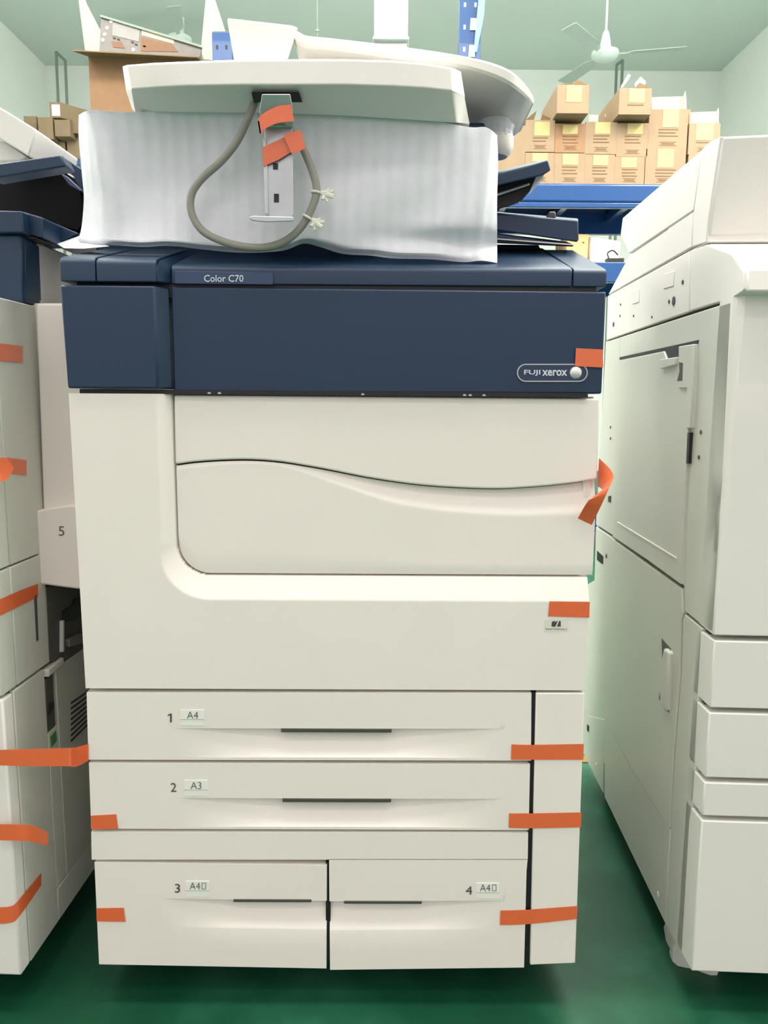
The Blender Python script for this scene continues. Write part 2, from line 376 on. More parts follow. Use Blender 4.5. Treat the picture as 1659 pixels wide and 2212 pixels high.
ex2 = prism([F2(711, 1880), F2(1137.5, 1880), F2(1139.8, 1856), F2(711, 1856)], 'y', 0, .029)
d4 = drawer('paper_drawer', [(711, 1880), (1137.5, 1880), (713, 2095), (1132, 2090)], (743, 911), 712, 1090, 1946, 2008, .013, crease=True, ends=(0, 1), extra=merge(ex, ex2),
       num=('4', (1006, 1914, 1020, 1932)), size=('A4', (1037, 1910, 1059, 1925), (1029, 1907, 1079, 1941)), hh=7)
for d, (a, b_) in ((d3, (436, 1906)), (d4, (1063, 1910))):
    r0 = [F2(a, b_+14), F2(a+9, b_+14), F2(a+9, b_), F2(a, b_)]; r1 = inset(r0, .0007)
    V = [(x, -.0012, z) for x, z in r0+r1]; obj('page_symbol', (V, [(i, (i+1) % 4, 4+(i+1) % 4, 4+i) for i in range(4)]), TXT, d, smooth=False)
obj('drawer_side_cover', prism([F2(1145, 2085), F2(1243, 2081), F2(1263, 1497), F2(1158, 1497)], 'y', 0, .029), WHT, cop, bevel=.0015)
obj('gap_shade', prism([F2(1133, 2083), F2(1150, 2083), F2(1160, 1497), F2(1147, 1497)], 'y', .004, .0295), BLK, cop)  # black strips paint the shade inside the drawer gaps
obj('gap_shade', prism([F2(704, 2080), F2(714, 2080), F2(713, 1866), F2(703, 1866)], 'y', .004, .0290), BLK, cop)
obj('base_plate', box(XLb+.03, XRb-.03, .03, .72, .065, .084), DGR, cop)
for cx_ in (XLb+.09, XRb-.09):
    for cy_ in (.14, .64):
        c_ = obj('caster', lathe((cx_, cy_, .03), [(0.002, -.014), (.026, -.014), (.03, -.010), (.03, .010), (.026, .014), (.002, .014)], ax='x'), BLK, cop)
        obj('caster_fork', box(cx_-.02, cx_+.02, cy_-.025, cy_+.025, .052, .066), DGR, c_)
# gap between blue and ivory: dark rail with small fixings
obj('cover_gap', prism([F2(172, 850, .008), F2(1270, 859, .008), F2(1270, 849, .008), F2(172, 840, .008)], 'y', .008, .04), BLK, cop)
for px in (452, 474, 1004, 1016, 1046, 784):
    obj('fixing_clip', prism([F2(px-4, 848+(px-450)*.008+3, .006), F2(px+4, 848+(px-450)*.008+3, .006), F2(px+2, 848+(px-450)*.008-1, .006), F2(px-3, 848+(px-450)*.008-1, .006)], 'y', .006, .009), STEEL, cop, smooth=False)
# blue covers
YB0 = -.004
bl_plan = lambda y0, y1: None
def plan_prism(pl, ztop, zbt):                                      # plan outline extruded, own top/bottom heights per vertex
    n = len(pl); V = [(p[0], p[1], zbt[i]) for i, p in enumerate(pl)] + [(p[0], p[1], ztop[i]) for i, p in enumerate(pl)]
    return V, [tuple(range(n))[::-1], tuple(range(n, 2*n))] + [(i, (i+1) % n, n+(i+1) % n, n+i) for i in range(n)]
# upper cover blocks of blue (left wing with slanted end, main)
zlT, zlB = F2(200, 616, YB0)[1], F2(200, 839, YB0)[1]
xA = F2(137, 740, YB0)[0]; xB = F2(338, 740, YB0)[0]; xC = F2(367, 740, YM-.002)[0]
xA0, xA1 = F2(129, 616, YB0)[0], F2(146, 838, YB0)[0]
V = []
for z, xl in ((zlB, xA1), (zlT, xA0)): V += [(xl, YB0, z), (xB, YB0, z), (xC, YM-.002, z), (xC, .05, z), (xl, .05, z)]
obj('blue_front_cover_left', (V, [(4, 3, 2, 1, 0), (5, 6, 7, 8, 9)] + [(i, (i+1) % 5, 5+(i+1) % 5, 5+i) for i in range(5)]), BLU, cop, bevel=.0025)
obj('blue_front_cover', prism([F2(375, 847, YM-.002), F2(1300, 851, YM-.002), F2(1310, 630, YM-.002), F2(369, 619, YM-.002)], 'y', YM-.002, .05), BLU, cop, bevel=.0025)
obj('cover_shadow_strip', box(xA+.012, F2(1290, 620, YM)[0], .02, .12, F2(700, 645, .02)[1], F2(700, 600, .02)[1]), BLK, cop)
# top covers: cross-section runs up the front, round the edge and up the slope to the scanner
def top_cover(name, x0, x1, yf, zlo, zsh, ztop, yb, zb, lean0=0, lean1=0):
    prof = [(yf, zlo), (yf, zsh)]
    for k in range(1, 6):
        a = k/6*math.radians(70); prof.append((yf+.018*(1-math.cos(a)), zsh+(ztop-zsh)*math.sin(a)/math.sin(math.radians(70))))
    s0 = prof[-1]
    for k in range(1, 5): prof.append((s0[0]+(yb-s0[0])*k/4, s0[1]+(zb-s0[1])*k/4))
    prof += [(yb, zlo)]
    n = len(prof); V = [(x0, *p) for p in prof] + [(x1, *p) for p in prof]
    return obj(name, (V, [tuple(range(n)), tuple(range(2*n-1, n-1, -1))] + [(i, (i+1) % n, n+(i+1) % n, n+i) for i in range(n)]), BLU, cop, bevel=.0012, ang=30)
ysl, zsl = .26, F2(1235, 536, .26)[1]
zlo = F2(800, 616, YM)[1]
top_cover('top_cover_main', F2(370, 590, YM)[0], F2(1236, 590, YM)[0], YM, zlo, F2(800, 587, YM)[1], F2(800, 573, YM+.01)[1], ysl, zsl)
top_cover('top_cover_right', F2(1239, 590, YM)[0], F2(1311, 590, YM)[0], YM, zlo, F2(1275, 592, YM)[1], F2(1275, 579, YM+.01)[1], .21, zsl-.012)
zlo2 = F2(200, 608, YB0)[1]
top_cover('top_cover_left', F2(130, 590, YB0)[0], F2(206, 590, YB0)[0], YB0, zlo2, F2(170, 568, YB0)[1], F2(170, 554, YB0+.01)[1], ysl, zsl)
top_cover('top_cover_left_inner', F2(208, 590, YB0)[0], F2(338, 590, YB0)[0], YB0, zlo2, F2(270, 572, YB0)[1], F2(270, 557, YB0+.01)[1], ysl, zsl)
# slanted end joining left wing and main
z1_, z2_ = F2(350, 612, .004)[1], F2(340, 577, YB0)[1]
a0, a1 = F2(338, 590, YB0)[0], F2(368, 590, YM)[0]
V = [(a0, YB0, zlo2), (a1, YM, zlo), (a1, .2, zlo), (a0, .2, zlo2), (a0, YB0, z2_), (a1, YM, F2(368, 587, YM)[1]), (a0, YB0+.014, F2(340, 561, YB0+.01)[1]), (a1, YM+.012, F2(368, 573, YM+.01)[1]), (a0, ysl, zsl), (a1, ysl, zsl), (a0, ysl, zlo2), (a1, ysl, zlo)]
obj('top_cover_joint', hull(V), BLU, cop, bevel=.0015)
# nameplate and badge
npl = obj('nameplate', prism([F2(377, 613, YM-.002), F2(590, 615, YM-.002), F2(590, 589, YM-.002), F2(377, 585, YM-.002)], 'y', YM-.003, YM+.002), BLU2, cop, bevel=.0006)
text('nameplate_text', 'Color C70', (441, 594, 526, 609), YM-.0034, WTX, npl, bold=.008)
yb = YM-.002
def stadium(x0, x1, y0, y1, Y, n=14):
    r = (y1-y0)/2; L = []
    for k in range(n+1): a = math.pi/2+math.pi*k/n; L.append((x0+r+r*math.cos(a), (y0+y1)/2-r*math.sin(a)))
    for k in range(n+1): a = -math.pi/2+math.pi*k/n; L.append((x1-r+r*math.cos(a), (y0+y1)/2-r*math.sin(a)))
    return [F2(a+((b-(y0+y1)/2)*0), b, Y) for a, b in L]
bd = obj('badge', prism(stadium(1117, 1268, 787, 824, yb), 'y', yb-.0012, yb+.001), mat('badge_blue', (40, 58, 84), .25), cop)
ro = stadium(1116, 1269, 786, 825, yb); ri = stadium(1118.5, 1266.5, 788.5, 822.5, yb); n = len(ro)
V = [(x, yb-.002, z) for x, z in ro+ri] + [(x, yb+.0, z) for x, z in ro+ri]
obj('badge_ring', (V, [(i, (i+1) % n, n+(i+1) % n, n+i) for i in range(n)] + [(i, 2*n+i, 2*n+(i+1) % n, (i+1) % n) for i in range(n)] + [(n+i, n+(i+1) % n, 3*n+(i+1) % n, 3*n+i) for i in range(n)]), STEEL, bd)
text('badge_text', 'FUJI', (1132, 799, 1167, 812), yb-.0016, WTX, bd, bold=.018)
text('badge_text', 'xerox', (1171, 799, 1225, 812), yb-.0016, WTX, bd, bold=.022)
p = FY(1244.5, 805, yb-.003)
obj('badge_ball', lathe((p.x, yb-.001, p.z), [(.0005+.0078*math.cos(a), -.005*math.sin(a)) for a in [k*math.pi/2/8 for k in range(9)]], ax='y'), SILV, bd)
# small software sticker
st = obj('software_sticker', prism([F2(1175, 1364), F2(1228, 1363), F2(1229, 1336), F2(1176, 1337)], 'y', -.0004, .0004), mat('clear_sticker', (226, 222, 212), .35), cop, smooth=False)
lg = [F2(1191, 1353), F2(1199, 1353.5), F2(1202, 1347), F2(1204, 1340), F2(1200, 1343), F2(1197, 1341), F2(1192, 1343)]
obj('sticker_logo', merge(prism(lg, 'y', -.0009, -.0004), prism([F2(1203, 1353), F2(1211, 1353), F2(1211, 1341.5), F2(1208, 1340.5)], 'y', -.0009, -.0004)), TXT, st, smooth=False)
text('sticker_text', 'Adobe PostScript 3', (1178, 1356.5, 1224, 1361.5), -.0006, TXT, st)
# bypass tray unit on the left flank
yt = .11
P1 = [F2(58, 655, yt+.02), F2(60, 653, yt+.02), F2(140, 653, yt+.02), (XLb-.001, F2(140, 653, yt+.02)[1]), (XLb-.001, F2(160, 1180, yt+.02)[1]), F2(79, 1180, yt+.02)]
bt = obj('bypass_cover', prism(P1, 'y', yt+.03, .62), WHT, cop, bevel=.003)
obj('bypass_cover_edge', prism([F2(80, 656, yt+.02), (XLb-.001, F2(130, 656, yt+.02)[1]), (XLb-.001, F2(160, 1150, yt+.02)[1]), F2(97, 1150, yt+.02)], 'y', yt+.016, yt+.032), WHT, bt, bevel=.003)
curve = [(60, 1110), (62, 1150), (66, 1190), (73, 1230), (83, 1262)]
P2 = [F2(a, b_, yt) for a, b_ in curve] + [F2(168, 1273, yt), (XLb-.001, F2(168, 1273, yt)[1]), (XLb-.001, F2(168, 1092, yt)[1]), F2(150, 1091, yt), F2(112, 1096, yt), F2(80, 1103, yt)]
tr = obj('bypass_tray', prism(P2, 'y', yt, .6), WHT, cop, bevel=.003)
text('tray_number', '5', (127, 1137, 139, 1157), yt-.0004, TXT, tr, bold=-.01)
# scanner block hidden behind the foam sheet, and the things that show at its right end
obj('scanner_body', box(F2(215, 400, .2)[0], F2(1040, 400, .2)[0], .17, .70, zsl-.05, F2(600, 275, .2)[1]), BLU, cop, bevel=.004)
obj('exit_block', prism([F2(1030, 556, .24), F2(1197, 552, .24), F2(1165, 534, .24), F2(1165, 529, .24), F2(1030, 527, .24)], 'y', .24, .60), BLU, cop, bevel=.002)
obj('exit_slot', prism([F2(1170, 552, .236), F2(1197, 552, .236), F2(1170, 536, .236)], 'y', .235, .245), BLK, cop, smooth=False)
def slab(name, q0, Y0, q1, Y1, m, parent=cop, bev=.002):
    return obj(name, hull([tuple(FY(a, b_, Y0)) for a, b_ in q0] + [tuple(FY(a, b_, Y1)) for a, b_ in q1]), m, parent, bevel=bev)
ot = slab('output_tray', [(1040, 459), (1249, 476), (1250, 520), (1245, 523), (1040, 493)], .16, [(1040, 455), (1249, 472), (1249, 505), (1040, 483)], .42, BLU)
slab('tray_lower_shell', [(1040, 500), (1236, 527), (1240, 530), (1238, 533), (1040, 524)], .165, [(1040, 500), (1225, 522), (1225, 526), (1040, 516)], .42, BLU, ot)
slab('tray_edge_line', [(1040, 512), (1238, 527), (1238, 530), (1040, 515)], .160, [(1040, 512), (1238, 527), (1238, 530), (1040, 515)], .168, SIDE, ot, 0)
slab('tray_stop', [(1178, 472), (1201, 472), (1200, 457), (1186, 457)], .2, [(1178, 472), (1201, 472), (1200, 457), (1186, 457)], .24, DGR, ot)
cp = slab('control_panel', [(1040, 388), (1184, 345), (1190, 368), (1172, 379), (1040, 410)], .12, [(1040, 378), (1172, 346), (1176, 360), (1040, 392)], .30, BLU)
slab('panel_underside', [(1040, 412), (1172, 376), (1174, 380), (1128, 432), (1100, 445), (1040, 462)], .16, [(1040, 412), (1160, 376), (1118, 440), (1040, 462)], .30, BLK, cp)
slab('panel_hinge_bar', [(1040, 428), (1143, 395), (1144, 400), (1040, 436)], .15, [(1040, 426), (1143, 393), (1144, 400), (1040, 436)], .158, STEEL, cp, .001)
slab('panel_wrap', [(1160, 377), (1180, 366), (1172, 388), (1150, 412), (1140, 424)], .149, [(1160, 377), (1178, 368), (1170, 388), (1150, 412), (1140, 424)], .156, CLR, cp, 0)
kn = lathe((F2(1070, 320, .2)[0], .2, F2(1070, 316, .2)[1]), [(.001, -.018), (.018, -.016), (.024, -.010), (.027, .0), (.027, .012), (.001, .012)], ax='z')
obj('scanner_hinge_cap', kn, WHT, cop)
obj('cap_wrap', lathe((F2(1070, 290, .2)[0], .2, F2(1070, 290, .2)[1]), [(.020, -.014), (.0275, -.008), (.026, .002), (.029, .01), (.024, .018), (.001, .02)], n=17), CLR, cop, ang=5)
# document feeder
st_ = [(265, 143, 272, 192, 287, 238, .03), (275, 140, 284, 193, 292, 241, .0), (330, 136, 340, 189, 345, 241, -.015), (400, 133, 405, 186, 410, 242, -.02), (520, 129, 520, 184, 520, 243, -.02),
       (650, 128, 650, 184, 650, 246, -.02), (750, 128, 750, 184, 750, 250, -.02), (850, 131, 850, 187, 850, 256, -.02), (920, 137, 920, 191, 925, 261, -.02), (975, 146, 976, 197, 985, 265, -.015), (982, 148, 983, 198, 992, 266, -.008),
       (996, 155, 1004, 210, 1014, 269, .05)]
P = []
for (x1_, y1_, x2_, y2_, x3_, y3_, Y) in st_:
    r_ = [Vector(FY(x1_, y1_, Y)) + Vector((0, .40-Y, .02)), Vector(FY(x1_, y1_, Y+.02)) + Vector((0, .1, .004)), FY(x1_, y1_, Y+.006), FY(x1_, y1_+3, Y+.001), FY(x2_, y2_-3, Y-.001), FY(x2_, y2_, Y), FY(x2_, y2_+3, Y+.004), FY(x3_, y3_, Y+.055), FY(x3_, y3_, Y+.07), Vector(FY(x3_, y3_, Y+.055)) + Vector((0, .34-Y, .0))]
    P.append(r_)
V, F = grid(P, wrap=True); n = len(P[0]); F += [tuple(range(n)), tuple(range((len(P)-1)*n, len(P)*n))]
adf = obj('document_feeder', (V, F), WHT2, cop, ang=28, bevel=.0015)
obj('feeder_slot', hull([tuple(FY(a, b_, Y)) for a, b_, Y in ((543, 199, -.0135), (646, 199, -.0135), (653, 221, .004), (548, 221, .004), (543, 199, .02), (646, 199, .02), (653, 221, .03), (548, 221, .03))]), BLK, adf, smooth=False)
slab('feeder_hump', [(490, 39), (630, 55), (643, 60), (622, 128), (506, 132)], .06, [(505, 52), (630, 66), (620, 128), (515, 132)], .30, WHT2, adf, .003)
et = [(628, 60), (645, 68), (662, 76), (700, 80), (780, 89), (860, 99), (940, 110), (1010, 122), (1060, 134), (1100, 150), (1130, 175), (1150, 203), (1154, 218)]
eb = [(640, 92), (652, 98), (664, 101), (700, 104), (780, 114), (860, 126), (940, 136), (1010, 147), (1060, 162), (1095, 178), (1122, 196), (1145, 216), (1152, 225)]
P = []
for k in range(40):
    t = k/39; a = crv(et, t); b_ = crv(eb, t); Y0 = .07+.08*sm((t-.75)/.25)
    A = FY(*a, Y0); B = FY(*b_, Y0); wd = .26*(1-.6*sm((t-.75)/.25))
    mid = (A+B)/2; P.append([A+Vector((0, wd, .01)), A+Vector((0, .004, .001)), A*.8+B*.2, A*.2+B*.8, B+Vector((0, .004, 0)), B+Vector((0, wd, -.004))])
V, F = grid(P, wrap=True); n = 6; F += [tuple(range(n)), tuple(range(39*n, 40*n))]
obj('feeder_input_tray', (V, F), WHT2, adf, ang=30)
# bracket hanging from the feeder slot
yk = .0
br = obj('support_bracket', hull([tuple(FY(a, b_, yk)) for a, b_ in [(571, 270), (632, 270), (634, 464), (631, 470), (577, 470), (573, 440)]] + [tuple(FY(a, b_, yk+.012)) for a, b_ in [(571, 270), (632, 270), (634, 464), (631, 470), (577, 470), (573, 440)]]), STEEL, cop, bevel=.0012)
obj('bracket_neck', hull([tuple(FY(a, b_, Y)) for a, b_, Y in ((566, 203, -.022), (627, 203, -.022), (632, 230, -.016), (634, 275, -.004), (569, 275, -.004), (560, 238, -.014), (566, 203, .01), (627, 203, .01), (634, 275, .012), (569, 275, .012))]), STEEL, br, bevel=.001)
obj('bracket_flange', prism([F2(568, 300, yk), F2(576, 300, yk), F2(581, 466, yk), F2(573, 462, yk)], 'y', yk-.003, yk+.01), STEEL, br, bevel=.001)
for a, b_, h in ((590, 353, 13), (592, 419, 18)):
    obj('bracket_hole', prism([F2(a, b_+h, yk), F2(a+10.5, b_+h, yk), F2(a+10.5, b_, yk), F2(a, b_, yk)], 'y', yk-.0012, yk+.001), BLK, br, smooth=False)
slab('bracket_foot', [(536, 470), (545, 466), (576, 466), (634, 468), (634, 478), (575, 480), (545, 477)], yk-.012, [(540, 468), (634, 468), (634, 478), (545, 476)], yk+.016, STEEL, br, .001)
# ------------------------------------------------------------------ foam sheet
ft = [(170, 248), (200, 238), (290, 242), (500, 236), (700, 240), (900, 255), (1010, 274), (1050, 275), (1074, 292)]
fb = [(168, 521), (200, 528), (250, 530), (310, 533), (370, 531), (450, 540), (530, 546), (610, 541), (655, 526), (690, 533), (740, 548), (800, 552), (850, 558), (930, 560), (1000, 566), (1040, 563), (1074, 568)]
fl = [(170, 248), (170, 300), (177, 380), (181, 430), (176, 490), (168, 521)]
fr = [(1074, 292), (1076, 350), (1074, 430), (1074, 500), (1074, 568)]
NU, NV = 120, 60; P = []
def fy(u, v):
    y = .045 + .012*math.sin(u*5+1)*math.sin(v*3) + .055*v*(1-v)*0 + .075*sm((.11-u)/.11)*(1-.3*v) + .012*sm((u-.92)/.08)
    y += .012*math.exp(-((u-.13)/.04)**2)*-1*math.sin(v*3.1) + .02*v*(1-v) + .004*math.sin(u*23+v*6)*v
    y += .018*math.exp(-((v-.80-.05*u)/.07)**2)*sm((u-.6)/.3)
    y += .016*sm((v-.92)/.08)*sm((1-u)/.4)
    return y
for j in range(NV+1):
    v = j/NV; row = []
    for i in range(NU+1):
        u = i/NU; T = crv(ft, u); B = crv(fb, u); L = crv(fl, v); R_ = crv(fr, v)
        a = [(1-v)*T[k]+v*B[k]+(1-u)*L[k]+u*R_[k]-((1-u)*(1-v)*ft[0][k]+u*(1-v)*ft[-1][k]+(1-u)*v*fb[0][k]+u*v*fb[-1][k]) for k in (0, 1)]
        row.append(FY(a[0], a[1], fy(u, v)))
    P.append(row)
vf = sheet(P, .0015)
P = [[Vector(FY(a, b_, Y)) for a, b_, Y in r_] for r_ in ([(112, 529, .19), (122, 526, .17), (138, 536, .06)], [(150, 514, .20), (165, 516, .15), (180, 537, .055)], [(178, 503, .21), (185, 512, .13), (236, 532, .05)])]
tag(obj('foam_sheet', merge(vf, sheet(P, .0015)), FOAM), 'white foam wrapping sheet draped over the top of the central photocopier', 'packing foam')
# ------------------------------------------------------------------ cable with ties
cp_ = [(556, 205, .02), (550, 222, .015), (538, 250, .015), (512, 305, .02), (478, 348, .025), (437, 385, .028), (414, 420, .03), (414, 460, .03), (437, 498, .03), (480, 521, .03), (530, 533, .028), (575, 534, .026), (615, 521, .024), (646, 496, .02), (668, 462, .018), (682, 425, .016), (683, 400, .016), (672, 362, .014), (655, 322, .012), (640, 292, .010), (622, 272, .002), (610, 262, -.006), (590, 262, -.008)]
wp = [tuple(FY(a, b_, Y)) for a, b_, Y in cp_]
cb = obj('cable', tube(wp, .0050, n=14), CAB)
tag(cb, 'thick grey cable looped below the feeder in front of the foam sheet', 'cable')
for (a, b_, ang_) in ((683, 416, .15), (664, 470, .5)):
    c = Vector(FY(a, b_, .016)); ax = Vector((math.sin(ang_), 0, math.cos(ang_))); s_ = Vector((math.cos(ang_), 0, -math.sin(ang_)))
    ring = [c + s_*.0062*math.cos(t) + Vector((0, 1, 0))*.0062*math.sin(t) for t in [2*math.pi*k/16 for k in range(17)]]
    parts = [tube([tuple(p) for p in ring], .0016, n=6, sub=1)]
    h = c + s_*.010
    parts.append(tube([tuple(h-s_*.003), tuple(h+s_*.005+ax*.002)], .0035, n=7, sub=1))
    for k, (dx, dz) in enumerate(((.012, .006), (.013, -.002), (.006, -.009), (.000, -.008), (.006, .007))):
        e_ = h + s_*dx + ax*dz + Vector((0, -.003*(k % 2), 0)); parts.append(tube([tuple(h), tuple(e_)], .0021 if k != 1 else .003, n=6, sub=1))
    V, F = merge(*parts); lo = cb.location
    obj('cable_tie', ([tuple(Vector(p)-lo) for p in V], F), NYL, cb)
# ------------------------------------------------------------------ tape strips
def tape(label, rows, sub=5, off=.0005, group=None, t=.0003, parent=None):
    """rows: world point pairs across the tape, in order along it"""
    R_ = [tuple(a)+tuple(b_) for a, b_ in rows]
    n = (len(R_)-1)*sub; P = []
    for k in range(n+1):
        q_ = crv(R_, k/n) if len(R_) > 2 else tuple(R_[0][i]+(R_[1][i]-R_[0][i])*k/n for i in range(6))
        a = Vector(q_[:3]); b2 = Vector(q_[3:]); P.append([a, a.lerp(b2, .33), a.lerp(b2, .67), b2])
    a, b2, c = P[0][0], P[0][-1], P[-1][0]; nn = (b2-a).cross(c-a)
    nn = nn.normalized() if nn.length > 1e-9 else Vector((0, -1, 0))
    if nn.dot(CAM-a) < 0: nn.negate()
    return tag(obj('packing_tape', sheet(P, t, nn), TAPE), label, 'tape', group or 'orange packing tape strips')
def ft_(pts, Y): return [(FY(a, b_, Y), FY(c, d_, Y)) for a, b_, c, d_ in pts]
tape('orange tape strip beside the oval badge on the blue cover', ft_([(1244, 752, 1242, 791), (1302, 755, 1303, 794)], YM-.0052), group=None)
tape('orange tape strip above the small black sticker on the central copier', ft_([(1187, 1299, 1184, 1331), (1274, 1300, 1273, 1334)], -.0008))
tape('orange tape strip joining drawer 1 to the narrow side cover', ft_([(1105, 1608, 1104, 1641), (1150, 1609, 1150, 1641), (1261, 1607, 1260, 1641)], -.0008))
tape('orange tape strip joining drawer 2 to the narrow side cover', ft_([(1100, 1757, 1099, 1788), (1150, 1757, 1149, 1789), (1256, 1755, 1255, 1787)], -.0010))
tape('orange tape strip joining drawer 4 to the narrow side cover', ft_([(1081, 1967, 1080, 1998), (1140, 1965, 1141, 1996), (1248, 1957, 1246, 1985)], -.0008))
tape('short orange tape strip at the left end of drawer 2', ft_([(196, 1762, 198, 1792), (251, 1759, 255, 1790)], -.0008))
tape('short orange tape strip at the left end of drawer 3', ft_([(208, 1962, 209, 1990), (267, 1961, 271, 1991)], -.0010))
tape('folded orange tape hanging from the right edge of the wavy door', [(FY(1290, 1050, .03), FY(1294, 990, .03)), (FY(1300, 1060, .0), FY(1324, 1024, .0)), (FY(1272, 1080, -.02), FY(1312, 1062, -.02)), (FY(1248, 1120, -.001), FY(1278, 1134, -.001))], sub=6)
tape('orange tape wound around the neck of the steel bracket', ft_([(560, 262, 565, 292), (557, 258, 562, 290), (572, 243, 573, 278), (600, 229, 600, 266), (628, 226, 636, 262)], yk-.019))
tape('lower orange tape wound slantwise around the steel bracket', ft_([(567, 318, 569, 362), (575, 315, 577, 356), (600, 303, 602, 345), (628, 290, 629, 328)], yk-.004))
tape('orange tape flap holding the cable to the steel bracket', ft_([(612, 292, 629, 331), (625, 287, 640, 330), (650, 281, 660, 320)], -.009))

# ------------------------------------------------------------------ right copier
AR = -.054
P1 = FZ(1493, 2103, .065); P2 = FZ(1473, 2066, .065)
ri_ = Matrix.Rotation(-AR, 3, 'Z'); l1 = ri_ @ P1; l2 = ri_ @ P2
OR = Matrix.Rotation(AR, 3, 'Z') @ Vector((l2.x, l1.y, 0)); CH = l1.x-l2.x
FR = Frame(OR, AR)
rc_ = root('photocopier', OR, AR, 'tall off-white photocopier at the right edge showing its long left side', 'photocopier')
K6 = lambda x, y: (1200+x/2.765, 600+y/2.765); K7 = lambda x, y: (1200+x/2.536, 1340+y/2.536); K3 = lambda x, y: (980+x/2.443, y/2.443)
def rp(name, pts, out=.0, th=.02, m=SIDE, ins=.0012, parent=rc_, bev=.0015, conv=None):
    pts = [conv(*p) for p in pts] if conv else pts
    return obj(name, prism(inset([FR.s2(*p) for p in pts], ins), 'x', -out, th), m, parent, bevel=bev)
low_pts = [(1287, 1135), (1325, 1161), (1477, 1270), (1478, 1323), (1490, 1333), (1473, 2066), (1270, 1648)]
yb_r = FR.s2(1270, 1648)[0]; yb_t = FR.s2(1305, 738)[0]
obj('body_core', box(.006, .62, .03, yb_t-.01, .075, FR.s2(1500, 560)[1]-.03), GAP, rc_)
obj('rear_panel', box(.004, .62, yb_t-.012, yb_t+.004, .07, FR.s2(1400, 800)[1]-.05), SIDE, rc_)
# side panels
seamL = [K6(240, 1480), K6(345, 1552), K6(765, 1852), K6(770, 2002), K6(880, 2092), K6(940, 2135)]
yS = 1330
vl = K7(695, 0); 
rp('side_panel_rear', [K6(300, 380), K6(385, 352), K6(345, 1545), K6(240, 1478)], 0, m=SIDE)
rp('side_panel_upper', [K6(385, 352), K6(1050, 138), K6(1000, 1200), K6(940, 2130), K6(880, 2085), K6(772, 1995), K6(766, 1845), K6(345, 1545)], 0, m=SIDE, ins=.001)
rp('side_panel_rear_lower', [K6(240, 1484), K6(343, 1552), K7(270, 790), (1270, 1648), (1256, 1620), (1265, 1264), (1284, 1252)], 0)
lo_f = [K6(345, 1556), K6(762, 1854), K6(768, 2002), K7(695, 0), K7(687, 300), K7(654, 700), K7(629, 1145), K7(430, 830), K7(270, 540)]
rp('side_door_lower', lo_f, .002)
rp('side_skirt', [K7(270, 540), K7(430, 830), K7(630, 1145), K7(618, 1350), K7(604, 1668), (1306, 1722)], 0.0005, ins=.0006)
rp('side_skirt_rear', [K7(180, 520), K7(268, 540), K7(262, 950), (1270, 1648)], 0.0005, ins=.0006)
rp('side_post', [K6(772, 2006), K6(880, 2096), K7(800, 60), K7(780, 450), K7(765, 820), K7(750, 1020), K7(735, 1100), (1473, 2066), K7(604, 1668), K7(618, 1350), K7(630, 1145), K7(655, 700), K7(688, 300), K7(696, 0)], 0, ins=.0006)
# bypass door with grip
bp_ = rp('bypass_door', [K6(388, 492), K6(660, 435), K6(680, 484), K6(755, 470), K6(762, 412), K6(845, 398), K6(815, 800), K6(780, 1400), K6(765, 1838), K6(560, 1690), K6(350, 1548)], .004, ins=.001)
rp('bypass_recess', [K6(385, 475), K6(857, 372), K6(850, 402), K6(757, 475), K6(680, 488), K6(655, 440), K6(388, 490)], .0012, m=BLK, parent=bp_, ins=0, bev=0)
rp('door_latch', [K6(655, 488), K6(752, 474), K6(750, 520), K6(660, 546)], .009, m=SIDE, parent=bp_, ins=0)
rp('hinge_bar', [K6(762, 410), K6(852, 396), K6(848, 640), K6(832, 900), K6(808, 900), K6(812, 660), K6(760, 660)], .007, m=SIDE, parent=bp_, ins=0)
rp('latch_arrow', [K6(766, 500), K6(790, 505), K6(786, 620), K6(752, 622), K6(768, 560)], .0075, m=DGR, parent=bp_, ins=.001, bev=0)
rp('hinge_gap', [K6(808, 925), K6(822, 925), K6(812, 1110), K6(800, 1110)], .005, m=BLK, parent=bp_, ins=0, bev=0)
rp('bypass_highlight', [K6(385, 1458), K6(740, 1672), K6(740, 1678), K6(385, 1464)], .0055, m=WHT, parent=bp_, ins=0, bev=0)  # paler strip paints the highlight along the door's lower line
# grip of the lower side door
hd = rp('side_door_grip', [K7(625, 150), K7(652, 175), K7(634, 500), K7(605, 465), K7(600, 330), K7(612, 220)], .010, ins=0, bev=.004)
rp('grip_recess', [K7(590, 100), K7(640, 155), K7(628, 505), K7(575, 430), K7(596, 300)], .0028, m=DGR, parent=hd, ins=0, bev=0)
for p_ in ([(250, 1630), (286, 1665), (284, 1712), (250, 1685)],):
    rp('rear_socket', p_, .001, m=BLK, ins=0, bev=0, conv=K6)
for (a, b_, r_) in ((708, 138, .007), (680, 142, .003), (762, 26, .0035), (348, 278, .005), (390, 160, .0022), (387, 228, .0022), (468, 228, .0022), (577, 235, .0022), (870, 922, .003), (858, 1072, .003), (330, 960, .003), (330, 893, .003), (305, 1662, .005)):
    y_, z_ = FR.s2(*K6(a, b_)); obj('screw_hole', lathe((.001, y_, z_), [(.0005, 0), (r_, 0), (r_, -.0024), (.0005, -.0024)], n=12, ax='x'), DGR, rc_)
for (a, b_) in ((563, 1500), (224, 790)):
    y_, z_ = FR.s2(*K7(a, b_)); obj('screw_hole', lathe((.001, y_, z_), [(.0005, 0), (.0045, 0), (.0045, -.0024), (.0005, -.0024)], n=12, ax='x'), WHT, rc_)
rp('rear_cutout', [K7(176, 570), K7(186, 580), K7(184, 612), K7(176, 602)], .0018, m=BLK, ins=0, bev=0)
